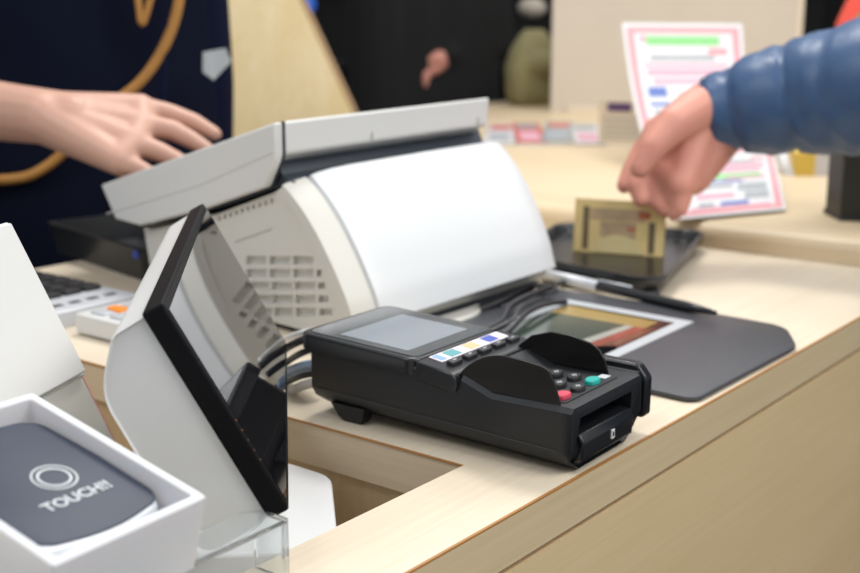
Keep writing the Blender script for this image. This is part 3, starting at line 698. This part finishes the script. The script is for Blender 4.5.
# ================================================================== FLYERS on the raised counter
def flyer(name, label, fn, cat='flyer', ht=.84):
    """fn(s,t) -> point; s across 0..1, t up 0..1"""
    def patchbm(s0, s1, t0, t1, off, ns=6, nt_=10):
        bm = nb(); G = []
        for lay in (off, off+.0005):
            g = []
            for j in range(nt_+1):
                row = []
                for i in range(ns+1):
                    s, t = s0+(s1-s0)*i/ns, t0+(t1-t0)*j/nt_
                    p = fn(s, t); e = .01
                    nn = (fn(s+e, t)-fn(s-e, t)).cross(fn(s, t+e)-fn(s, t-e)).normalized()
                    row.append(bm.verts.new(p+nn*lay))
                g.append(row)
            G.append(g)
        for g in G:
            for j in range(nt_):
                for i in range(ns): bm.faces.new((g[j][i], g[j][i+1], g[j+1][i+1], g[j+1][i]))
        for j in range(nt_):
            for i in (0, ns): bm.faces.new((G[0][j][i], G[0][j+1][i], G[1][j+1][i], G[1][j][i]))
        for i in range(ns):
            for j in (0, nt_): bm.faces.new((G[0][j][i], G[0][j][i+1], G[1][j][i+1], G[1][j][i]))
        return bm
    root = thing(name, label, cat)
    obj('sheet', patchbm(0, 1, 0, 1, 0), 'paper', root, smooth=False)
    for (a, b, c, d) in ((.03, .09, .03, .97), (.91, .97, .03, .97), (.09, .91, .03, .07), (.09, .91, .93, .97)):
        obj('pink_border', patchbm(a, b, c, d, .0006), 'pink', root)
    obj('green_heading', patchbm(.18, .80, ht, ht+.065, .0006), 'greenp', root)
    for k, (a, b, c, d, m) in enumerate(((.2, .75, .73, .77, 'greyp'), (.14, .86, .685, .71, 'pinktext'), (.14, .60, .405, .43, 'bluep'), (.62, .86, .17, .26, 'greyp'), (.14, .86, .08, .10, 'pinktext'), (.70, .86, .77, .82, 'pink'), (.13, .20, .86, .91, 'pinktext'), (.16, .84, .62, .67, 'pinktext'), (.2, .8, .56, .60, 'pinktext'), (.14, .30, .47, .54, 'bluep'), (.4, .84, .44, .50, 'pinktext'), (.16, .5, .33, .38, 'greyp'), (.55, .85, .28, .38, 'greyp'), (.16, .52, .20, .26, 'pinktext'), (.2, .34, .11, .15, 'greyp'), (.40, .66, .11, .15, 'bluep'))):
        obj('printed_line', patchbm(a, b, c, d, .0006), m, root)
    return root
# upper flyer stands upright and leans on a stand; lower flyer lies in front of it
Fd = 2.15
ua, ub, uc, ud = P(622, 23, Fd), P(742, 24, Fd), P(650, 166, 1.91), P(765, 163, 1.93)
def fn_up(s, t):
    s_ = s; p = uc.lerp(ud, s_).lerp(ua.lerp(ub, s_), t); return p+FW*(.03*sin(pi*t))
fl1 = flyer('flyer', 'upright white flyer with pink border and green heading behind the reaching hand', fn_up)
l0, l1 = at(672, 222, .032), at(786, 211, .032); l2, l3 = P(700, 152, 1.85), P(771, 150, 1.87)
def fn_lo(s, t):
    p = l0.lerp(l1, s).lerp(l2.lerp(l3, s), t); return p-V((0, 0, 0))*0+V((0, 0, .004*sin(pi*t)+.002))
fl2 = flyer('flyer', 'lower flyer with pink border sloping down onto the raised counter under the blue sleeve', fn_lo, 'flyer', .46)
# white roll beside it
r_a, r_b = P(781, 150, 1.95), P(792, 182, 1.9)
tag(obj('paper_roll', tube(nb(), [r_a, r_b], .012, 14), 'paper', None, smooth=True), 'small white paper roll right of the lower flyer', 'paper roll')
# flyer stand
fs0 = P(690, 100, Fd+.06)
st = thing('flyer_stand', 'beige card holder with a purple label beside the upright flyer', 'holder')
g0, g1 = P(600, 100, 2.30), P(640, 100, 2.27)
hgt = g0.z-.030
gd = (g1-g0); gd.z = 0; gd.normalize(); gn = V((gd.y, -gd.x, 0))
GM = frame_m(V((g0.x, g0.y, .030)), gd, gn, V((0, 0, 1))); 
def gbox(x0, x1, y0, y1, z0, z1): return box(nb(), x0, x1, y0, y1, z0, z1, GM)
obj('card', gbox(0, .22, 0, .004, 0, hgt), 'beigep', st)
obj('purple_label', gbox(.016, .062, -.001, .0, hgt-.020, hgt-.004), 'purple', st)
obj('purple_label', gbox(.016, .062, .004, .005, hgt-.020, hgt-.004), 'purple', st)
for k in range(4):
    obj('printed_row', gbox(.008, .20, .004, .0048, hgt-.034-.011*k, hgt-.031-.011*k), 'greyp', st); obj('printed_row', gbox(.008, .20, -.0008, 0, hgt-.034-.011*k, hgt-.031-.011*k), 'greyp', st)
obj('support_foot', gbox(0.02, .20, -.02, .05, 0, .003), 'beigep', st)
# ---- beige board standing on the counter
b0, b1 = at(551, 112, .030), at(800, 112, .030)
bd = (b1-b0).normalized(); bnn = V((-bd.y, bd.x, 0)); BM = frame_m(b0, bd, bnn, V((0, 0, 1))); BLn = (b1-b0).length*.965
pb = thing('display_board', 'large plain beige upright board at the back of the raised counter', 'board')
obj('board_panel', box(nb(), 0, BLn, 0, .03, 0, .50, BM), 'board', pb); obj('board_foot', box(nb(), 0.04, BLn-.04, -.02, .05, 0, .012, BM), 'beigep', pb)
obj('board_trim', box(nb(), BLn, BLn+.014, -.002, .034, 0, .50, BM), 'beigep', pb)
# magazines lying in front of it
cols_m = ['mags', 'magr', 'magg', 'mags']
lab_m = ['pale magazine, nearest the register of those lying on the raised counter', 'red magazine lying second from the register on the raised counter', 'grey magazine lying third from the register on the raised counter', 'pale magazine lying nearest the beige card holder']
for k in range(4):
    c = at(500+29*k, 136, .031)
    mz = thing('magazine', lab_m[k], 'magazine', (c.x, c.y, .0302), radians(34+(k % 2)*3-k*1.5), 'magazines on the raised counter')
    h_ = .004+.0025*(k % 3)
    obj('pages', BX(-.18, .22, -.029, .029, 0, h_), 'paper', mz); obj('cover', BX(-.181, .221, -.0295, .0295, h_, h_+.001), cols_m[k], mz)
    obj('cover_title', BX(.09, .19, -.022, .022, h_+.001, h_+.0014), 'magg' if k % 2 else 'magr', mz)
    obj('cover_picture', BX(-.14, .02, -.018, .020, h_+.001, h_+.0013), 'pinktext' if k % 2 else 'greyp', mz)
# black stand at the right edge, yellow box behind it
e0 = at(840, 221, .030); es = thing('terminal_stand', 'dark box-shaped stand on the raised counter under the blue sleeve at right edge', 'stand', (e0.x, e0.y, .030), YAW-pi/2)
obj('column', BX(0, .10, 0, .06, 0, .15), 'olive', es, bevel=.003); obj('base_plate', BX(-.001, .101, -.002, .062, 0, .006), 'slot', es)
y0_ = at(795, 176, .030); yb = thing('small_box', 'small yellow and white box on the raised counter below the blue sleeve', 'box', (y0_.x, y0_.y, .030), YAW-pi/2)
obj('yellow_half', BX(0, .030, 0, .05, 0, .035), 'gold', yb); obj('white_half', BX(.030, .062, 0, .05, 0, .035), 'mags', yb)
# khaki bag
kc = P(533, 85, 3.32)
kg = thing('khaki_bag', 'khaki canvas bag beside the beige board', 'bag', (kc.x, kc.y, .030-.0)); 
bgm = nb(); rs = []
for z, r in ((0, .08), (.03, .095), (.10, .10), (.15, .08), (.185, .05), (.20, .03)):
    rs.append([V((r*cos(t)*1.0+.01*sin(3*t), r*.7*sin(t), z)) for t in [2*pi*i/20 for i in range(20)]])
obj('sack', loft(nb(), rs), 'khaki', kg, smooth=True); obj('flap', dome(nb(), (-.02, -.02, .11), .075, .07, .045), 'khaki', kg, smooth=True)
# hanging pale lamp bit, dark machine behind
wl_ = thing('far_shelf', 'dark shelf unit far behind the counters', 'shelf')
fsx = P(430, 60, 5.0); FMx = frame_m(V((fsx.x, fsx.y, FLOOR)), RT, V((FW.x, FW.y, 0)).normalized(), V((0, 0, 1)))
obj('back', box(nb(), -1.6, 1.7, .35, .38, 0, 1.9, FMx), 'dark', wl_)
for z in (.45, .95, 1.42): obj('shelf_board', box(nb(), -1.6, 1.7, 0, .35, z, z+.03, FMx), 'dark', wl_)
pl_ = P(532, 8, 4.2); tag(obj('round_box', dome(nb(), pl_, .05, .05, .035), 'board', None, smooth=True), 'small pale round package far back beside the beige board', 'package')
for px, lb in ((306, 'small blue light left of the dark figure in the background'), (412, 'small blue light above the dark figure in the background')):
    c = P(px, 4, 4.2); tag(obj('indicator_lamp', dome(nb(), c, .035, .035, .035), 'bluelamp', None, smooth=True), lb, 'light')
# slanted yellow wood panel at left behind the cashier
wa = [P(200, -40, 2.6), P(281, -40, 2.6), P(352, 112, 2.6), P(352, 260, 2.6), P(200, 260, 2.6)]
wp_ = thing('wood_partition', 'pale yellow wood partition with slanted edge between the cashier and the dark figure', 'partition')
obj('panel', prism(nb(), wa, FW*.03), 'cream', wp_)
obj('panel_foot', prism(nb(), [P(200, 258, 2.6), P(352, 258, 2.6), P(352, 258, 2.6)+V((0, 0, FLOOR-P(352, 258, 2.6).z)), P(200, 258, 2.6)+V((0, 0, FLOOR-P(200, 258, 2.6).z))], FW*.03), 'panel', wp_)
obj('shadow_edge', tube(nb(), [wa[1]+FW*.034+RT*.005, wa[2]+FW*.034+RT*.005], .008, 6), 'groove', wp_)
# red and green sign at the top right
sg = thing('shop_sign', 'red and green slanted sign at the top right corner', 'sign')
obj('red_band', prism(nb(), [P(838, 24, 2.4), P(858, -20, 2.4), P(900, -20, 2.4), P(846, 26, 2.4)], FW*.02), 'signred', sg)
obj('green_band', prism(nb(), [P(846, 26, 2.4), P(900, -20, 2.4), P(920, 10, 2.4), P(862, 30, 2.4)], FW*.02), 'signgreen', sg)
obj('sign_post', prism(nb(), [P(866, 24, 2.41), P(876, 24, 2.41), P(876, 130, 2.41), P(866, 130, 2.41)], FW*.01), 'olive', sg)

# ================================================================== PEOPLE
def hand_chain(bm, wrist, knuckles, fingers, thumb, rw=.026, palm_t=.013):
    wrist = V(wrist)
    for k in knuckles:
        capsule(bm, wrist, k, rw*.62, palm_t)
    for a, b in zip(knuckles, knuckles[1:]): capsule(bm, a, b, palm_t, palm_t)
    mid = sum((V(k) for k in knuckles), V())/4
    for f in fingers: chain(bm, [V(p) for p in f[0]], f[1])
    chain(bm, [V(p) for p in thumb[0]], thumb[1])
def head(bm, c, fwd):
    c = V(c); fwd = V(fwd).normalized(); s = fwd.cross(V((0, 0, 1)))
    mx = frame_m(c, s, fwd, V((0, 0, 1)))
    dome(bm, (0, 0, .02), .075, .095, .105, 20, 12, mx); dome(bm, (0, .03, -.055), .052, .055, .06, 16, 10, mx)
    capsule(bm, mx @ V((0, .088, .005)), mx @ V((0, .108, -.022)), .009, .013)
    for q in (-1, 1): dome(bm, (.077*q, -.005, -.005), .010, .018, .032, 10, 8, mx); dome(bm, (.03*q, .078, -.02), .022, .018, .018, 10, 8, mx)
    capsule(bm, mx @ V((-.02, .083, -.055)), mx @ V((.02, .083, -.055)), .009, .009)
    return mx
def person(label, hip, facing, arms, topm, bottomm, skinm, hands, topr=1.0, fore=None, floor=FLOOR, lean=0.0, hem=None):
    """arms: two lists [shoulder, elbow, wrist]; hands: function adding fine hands to a bmesh"""
    hip = V(hip); f = V(facing).normalized(); s = f.cross(V((0, 0, 1)))
    root = thing('person', label, 'person', (hip.x, hip.y, floor))
    O = V((hip.x, hip.y, floor)); HZ = hip.z
    chest = hip+V((0, 0, .38))+f*lean; neck = hip+V((0, 0, .53))+f*lean*1.2; hc = neck+V((0, 0, .16))+f*.03
    bm = nb()
    for k in (-.07, 0, .07): capsule(bm, hip+s*k*1.2, chest+s*k*1.4, .10, .105)
    capsule(bm, chest-s*.13+V((0, 0, .07)), chest+s*.13+V((0, 0, .07)), .065, .065)
    capsule(bm, neck-V((0, 0, .03)), hc-V((0, 0, .03)), .055, .05)
    hm = head(bm, hc, f)
    for q in (-1, 1):
        h = hip+s*.09*q; kn = V((h.x, h.y, floor+.48))+f*.03; an = V((h.x, h.y, floor+.08))
        chain(bm, [h, kn, an], [.09, .055, .038]); capsule(bm, an-V((0, 0, .04)), an+f*.15-V((0, 0, .045)), .035, .03)
    for a in arms: chain(bm, a, [.048, .038, .027])
    coarse = remesh_bm(bm, .011, 3)
    for v in coarse.verts: v.co -= O
    fine = nb(); hands(fine)
    fine = remesh_bm(fine, .0028, 5)
    for v in fine.verts: v.co -= O
    me = bpy.data.meshes.new('t'); fine.to_mesh(me); coarse.from_mesh(me); fine.free()
    body = obj('body', coarse, skinm, root, smooth=True)
    # garments
    g = nb()
    for k in (-.07, 0, .07): capsule(g, hip+s*k*1.3-V((0, 0, .10 if hem is None else hem)), chest+s*k*1.5, .118*topr, .118*topr)
    capsule(g, chest-s*.15+V((0, 0, .07)), chest+s*.15+V((0, 0, .07)), .076*topr, .076*topr); capsule(g, neck-V((0, 0, .06)), neck-V((0, 0, .01)), .075, .066)
    for i, a in enumerate(arms):
        if fore and fore[i] is not None: chain(g, [a[0], a[0].lerp(a[1], fore[i])], [.066, .055])
        else: chain(g, a, [.062, .052, .040])
    g = remesh_bm(g, .012, 3)
    for v in g.verts: v.co -= O
    obj('top_garment', g, topm, root, smooth=True)
    g = nb()
    for q in (-1, 1):
        h = hip+s*.09*q; kn = V((h.x, h.y, floor+.48))+f*.03; an = V((h.x, h.y, floor+.10)); chain(g, [h, kn, an], [.105, .070, .058])
    capsule(g, hip-s*.06, hip+s*.06, .108, .108); g = remesh_bm(g, .014, 3)
    for v in g.verts: v.co -= O
    obj('trousers', g, bottomm, root, smooth=True)
    for q in (-1, 1):
        an = V((hip.x, hip.y, floor))+s*.09*q
        g = nb(); capsule(g, an+V((0, 0, .045))-f*.04, an+f*.16+V((0, 0, .040)), .045, .040)
        for v in g.verts: v.co.z = max(v.co.z, floor); v.co -= O
        obj('shoe', g, 'shoe', root, smooth=True)
    g = nb(); mx = hm
    dome(g, (0, -.014, .035), .083, .098, .108, 20, 12, mx)
    for v in g.verts:
        l = mx.inverted() @ v.co
        if l.y > .045 and l.z < .085: l.y = .045
        v.co = mx @ l
    for v in g.verts: v.co -= O
    obj('hair', g, 'hair', root, smooth=True)
    for q in (-1, 1):
        g = nb(); dome(g, (.032*q, .0925, .006), .014, .006, .008, 12, 8, mx)
        for v in g.verts: v.co -= O
        e_ = obj('eye', g, 'paper', root, smooth=True)
        g = nb(); dome(g, (.032*q, .098, .006), .006, .003, .006, 10, 6, mx)
        for v in g.verts: v.co -= O
        obj('iris', g, 'hair', e_, smooth=True)
    g = nb(); capsule(g, mx @ V((-.020, .092, -.055)), mx @ V((.020, .092, -.055)), .005, .005)
    for v in g.verts: v.co -= O
    obj('lips', g, 'pink', root, smooth=True)
    return root, O, s, f

# ---- cashier: right hand over the register screen
D1 = 1.30
wr = P(42, 117, D1)
kn = [P(140, 108, D1+.030), P(142, 125, D1+.012), P(134, 143, D1-.008), P(118, 160, D1-.026)]
fing = [([kn[0], P(168, 113, D1+.036), P(194, 122, D1+.036), P(215, 134, D1+.034)], [.0130, .0112, .0098, .0078]),
        ([kn[1], P(172, 130, D1+.014), P(190, 139, D1+.014), P(207, 149, D1+.012)], [.0132, .0115, .0100, .0080]),
        ([kn[2], P(160, 152, D1-.008), P(180, 162, D1-.008), P(196, 172, D1-.006)], [.0130, .0108, .0095, .0078]),
        ([kn[3], P(138, 168, D1-.026), P(156, 178, D1-.024), P(170, 188, D1-.020)], [.0120, .0098, .0086, .0070])]
th = ([P(66, 130, D1+.020), P(96, 148, D1+.034), P(122, 166, D1+.036), P(142, 180, D1+.032)], [.020, .0155, .0125, .0098])
elb = P(-120, 95, D1+.10)
hipc = P(60, 286, 1.78); hipc.z = .02
hip1 = V((hipc.x, hipc.y, .02))
fc1 = V((-FW.x, -FW.y, 0)).normalized(); fc1 = (fc1+V((.0, -.15, 0))).normalized(); s1_ = fc1.cross(V((0, 0, 1)))
shR = hip1+V((0, 0, .45))+s1_*(.19 if s1_.dot(RT) < 0 else -.19); shL = hip1+V((0, 0, .45))-s1_*(.19 if s1_.dot(RT) < 0 else -.19)
elL = shL+V((0, 0, -.29))+RT*.02; wrL = elL+V((0, 0, -.24))-s1_*0
def hands1(bm):
    capsule(bm, elb.lerp(wr, .15), wr, .040, .0295); capsule(bm, elb.lerp(wr, .6), wr+(kn[1]-wr)*.3, .033, .029)
    hand_chain(bm, wr, kn, fing, th, .046, .0160)
    # the other hand hangs at the side
    k2 = [wrL+V((0, 0, -.08))+fc1*(.03-.02*i) for i in range(4)]
    hand_chain(bm, wrL, k2, [([k, k+V((0, 0, -.04)), k+V((0, 0, -.07))+fc1*.008], [.0095, .0085, .007]) for k in k2], ([wrL+V((0, 0, -.03))+fc1*.02, wrL+V((0, 0, -.06))+fc1*.045, wrL+V((0, 0, -.09))+fc1*.05], [.012, .010, .008]))
p1, O1, s1, f1 = person('person in a navy uniform and apron with one hand over the register screen', hip1, fc1, [[shR, elb, wr.lerp(elb, .15)], [shL, elL, wrL]], 'navy', 'jeans', 'skin', hands1, 1.12, [.70, None])
# apron, strap and badge lie on the uniform
def on_body(px, py, d): return P(px, py, d)-O1
ap = nb(); prof2 = [(-.18, 0), (-.15, .35), (-.11, .50)]
AC = hip1-O1
rowz = [-.45, -.25, -.05, .10, .22, .34, .44]; 
rs = []
for z in rowz:
    w_ = .240 if z < .15 else .236-.06*(z-.15); a_s = []
    arcn = 16
    for i in range(arcn+1):
        t = -1+2*i/arcn; a_s.append((t*w_, .150+.010*(z < 0)-.07*t*t))
    rs.append([AC+s1*x+f1*y+V((0, 0, z)) for x, y in a_s]+[AC+s1*x+f1*(y-.006)+V((0, 0, z)) for x, y in a_s[::-1]])
obj('apron', loft(nb(), rs), 'navy2', p1, auto=50)
dS = 1.54
def onp(px, py):            # point on the apron front plane
    d = ray(px, py); q = O1+AC+f1*.168; t = (q-CAM).dot(f1)/d.dot(f1); return CAM+d*t-O1
stp = spline([onp(181, -30), onp(179, 0), onp(172, 28), onp(158, 58), onp(138, 84), onp(112, 104), onp(85, 128), onp(66, 150), onp(44, 168), onp(20, 178), onp(-20, 178), onp(-60, 160)], 6)
obj('neck_strap', tube(nb(), stp, .0068, 10), 'strap', p1, smooth=True)
stp = spline([onp(132, -30), onp(138, 0), onp(142, 24), onp(150, 0), onp(156, -30)], 6)
obj('neck_strap', tube(nb(), stp, .0045, 8), 'strap', p1, smooth=True)
bg = nb(); b4 = [onp(203, 52), onp(226, 48), onp(231, 62), onp(214, 80), onp(203, 72)]
prism(bg, b4, f1*.004); obj('badge', bg, 'badge', p1)
pk = nb(); prism(pk, [onp(150, 300), onp(235, 300), onp(240, 125), onp(172, 60)], f1*.001) if False else None
ed = nb(); tube(ed, [onp(168, 20), onp(160, 130), onp(150, 260)], .0035, 6); obj('apron_hem', ed, 'navy', p1, smooth=True)

# ---- customer: blue puffer sleeve reaching in from the right
D2 = 1.36
w2 = P(708, 112, D2); cuffc = P(714, 114, D2); slv = [P(714, 114, D2), P(760, 104, D2-.02), P(810, 95, D2-.04), P(862, 88, D2-.07), P(930, 75, D2-.10), P(1010, 50, D2-.12)]
sh2 = P(1120, -120, D2-.14)
kn2 = [P(659, 132, D2+.020), P(655, 152, D2+.002), P(664, 170, D2-.014), P(681, 183, D2-.028)]
f2 = [([kn2[0], P(642, 152, D2+.020), P(631, 171, D2+.010), P(624, 186, D2)], [.0155, .0130, .0110, .0088]),
      ([kn2[1], P(641, 172, D2-.004), P(637, 186, D2-.012), P(640, 199, D2-.016)], [.0155, .0128, .0110, .0088]),
      ([kn2[2], P(656, 190, D2-.014), P(658, 202, D2-.018), P(664, 210, D2-.018)], [.0150, .0120, .0102, .0082]),
      ([kn2[3], P(682, 198, D2-.030), P(680, 208, D2-.030), P(674, 215, D2-.026)], [.0140, .0112, .0095, .0075])]
th2 = ([P(698, 110, D2-.020), P(674, 124, D2-.045), P(654, 146, D2-.054), P(640, 168, D2-.052)], [.026, .0205, .0155, .0115])
hip2 = V((1.62, .02, .06)); fc2 = V((-.35, 1, 0)).normalized()
s2v = fc2.cross(V((0, 0, 1)))
shA = hip2+V((0, 0, .45))-s2v*.19; elbA = P(1010, 50, D2-.10)
if (shA-elbA).length > (hip2+V((0, 0, .45))+s2v*.19-elbA).length: shA, shB = hip2+V((0, 0, .45))+s2v*.19, hip2+V((0, 0, .45))-s2v*.19
else: shB = hip2+V((0, 0, .45))+s2v*.19
elB = shB+V((0, 0, -.29)); wrB = elB+V((0, 0, -.24))
def hands2(bm):
    capsule(bm, P(780, 104, D2-.02), w2, .034, .034); capsule(bm, w2, P(685, 135, D2), .034, .031)
    capsule(bm, P(722, 134, D2), P(692, 176, D2-.012), .026, .022); capsule(bm, kn2[2], P(676, 196, D2-.02), .018, .016)
    hand_chain(bm, P(698, 122, D2), kn2, f2, th2, .056, .0190)
    k2 = [wrB+V((0, 0, -.08))+fc2*(.03-.02*i) for i in range(4)]
    hand_chain(bm, wrB, k2, [([k, k+V((0, 0, -.04)), k+V((0, 0, -.07))+fc2*.008], [.0095, .0085, .007]) for k in k2], ([wrB+V((0, 0, -.03))+fc2*.02, wrB+V((0, 0, -.06))+fc2*.045, wrB+V((0, 0, -.09))+fc2*.05], [.012, .010, .008]))
p2, O2, s2_, f2_ = person('person in a blue quilted puffer jacket reaching in from the right over the cash tray', hip2, fc2, [[shA, elbA, P(760, 104, D2-.02)], [shB, elB, wrB]], 'puffer', 'jeans', 'skin2', hands2, 1.15, [.9, None])
# quilted sleeve
path = spline(slv+[elbA.lerp(shA, .5), shA], 10); bm = nb(); rr = []; acc = 0
for i, p in enumerate(path):
    if i: acc += (p-path[i-1]).length
    base_r = min(.046+acc*.15, .080)
    q = abs(sin(pi*(acc-.030)/.052)); puff = .0062*(q**.3) if acc > .030 else .0012*abs(sin(acc*500))
    rr.append(base_r+puff-.004 if acc > .03 else .0435+puff)
dense = path
bm = tube(nb(), dense, rr, 36)
for v in bm.verts:
    n_ = sin(v.co.x*170+v.co.z*90)*sin(v.co.y*140-v.co.z*120)+.6*sin(v.co.x*310-v.co.z*260+2)*sin(v.co.y*290); v.co += V((.3, -.5, 1))*.0021*n_
    v.co -= O2
obj('puffer_sleeve', bm, 'puffer', p2, smooth=True)
rg = nb(); tube(rg, [cuffc-O2-(slv[1]-slv[0]).normalized()*.006, cuffc-O2+(slv[1]-slv[0])*.25], .042, 30); obj('ribbed_cuff', rg, 'puffer', p2, smooth=True)

# ---- dark figure in the background
D3 = 3.85
h3 = P(425, 286, D3); hip3 = V((h3.x, h3.y, .0)); fc3 = V((-FW.x, -FW.y, 0)).normalized(); s3 = fc3.cross(V((0, 0, 1)))
wr3 = P(452, 54, D3-.26); sA = hip3+V((0, 0, .45))+s3*.19; sB = hip3+V((0, 0, .45))-s3*.19
if (sA-wr3).length > (sB-wr3).length: sA, sB = sB, sA
e3 = (sA+V((0, 0, -.27)))+RT*.03; eB3 = sB+V((0, 0, -.28)); wB3 = eB3+V((0, 0, -.24))
kk = [P(430+2*i, 58+4*i, D3-.27) for i in range(4)]
def hands3(bm):
    capsule(bm, wr3, P(438, 60, D3-.26), .030, .034)
    hand_chain(bm, wr3, kk, [([k, k-RT*.025-V((0, 0, .02)), k-RT*.03-V((0, 0, .045))], [.0105, .0095, .008]) for k in kk], ([wr3, wr3-RT*.03+V((0, 0, .01)), wr3-RT*.05], [.013, .011, .009]), .045, .015)
    k2 = [wB3+V((0, 0, -.08))+fc3*(.03-.02*i) for i in range(4)]
    hand_chain(bm, wB3, k2, [([k, k+V((0, 0, -.04)), k+V((0, 0, -.07))], [.0095, .0085, .007]) for k in k2], ([wB3+V((0, 0, -.03))+fc3*.02, wB3+V((0, 0, -.07))+fc3*.045], [.012, .009]))
p3, O3, _, _ = person('person in black clothes standing far back with one hand at the waist', hip3, fc3, [[sA, e3, wr3], [sB, eB3, wB3]], 'blackcloth', 'blackcloth', 'skin2', hands3, 1.12)

# ================================================================== LIGHT
def area(name, loc, tgt, size, power, col=(1, 1, 1), sy=None):
    l = bpy.data.lights.new(name, 'AREA'); l.size = size; l.energy = power; l.color = col
    if sy: l.shape = 'RECTANGLE'; l.size_y = sy
    o = bpy.data.objects.new(name, l); COL.objects.link(o); o.location = loc
    o.rotation_euler = (V(tgt)-V(loc)).to_track_quat('-Z', 'Y').to_euler(); return o
area('ceiling_lamp', (.95, -.95, 1.65), (.9, .6, -.1), 1.2, 31, (1, .985, .96))
area('ceiling_lamp', (1.5, 1.1, 1.8), (1.0, .6, 0), .45, 22, (1, .98, .94))
area('ceiling_lamp', (2.6, .6, 2.0), (2.3, 1.2, 0), 1.0, 19, (1, .97, .92))
area('ceiling_lamp', (-.5, .9, 1.7), (.5, .6, 0), .8, 12, (.97, .985, 1))
w = bpy.data.worlds.new('world'); S.world = w; w.use_nodes = True
w.node_tree.nodes['Background'].inputs[0].default_value = (.93, .96, 1, 1); w.node_tree.nodes['Background'].inputs[1].default_value = .55

# ================================================================== CAMERA
cam = bpy.data.cameras.new('camera'); co = bpy.data.objects.new('camera', cam); COL.objects.link(co)
cam.sensor_width = 36; cam.lens = FP/860*36; cam.clip_start = .02
co.matrix_world = frame_m(CAM, RT, UP, -FW)
cam.dof.use_dof = True; cam.dof.focus_distance = .71; cam.dof.aperture_fstop = 7.6
S.camera = co
S.view_settings.view_transform = 'Standard'; S.view_settings.look = 'None'; S.view_settings.gamma = 1; S.view_settings.use_curve_mapping = False
S.view_settings.exposure = 0.0
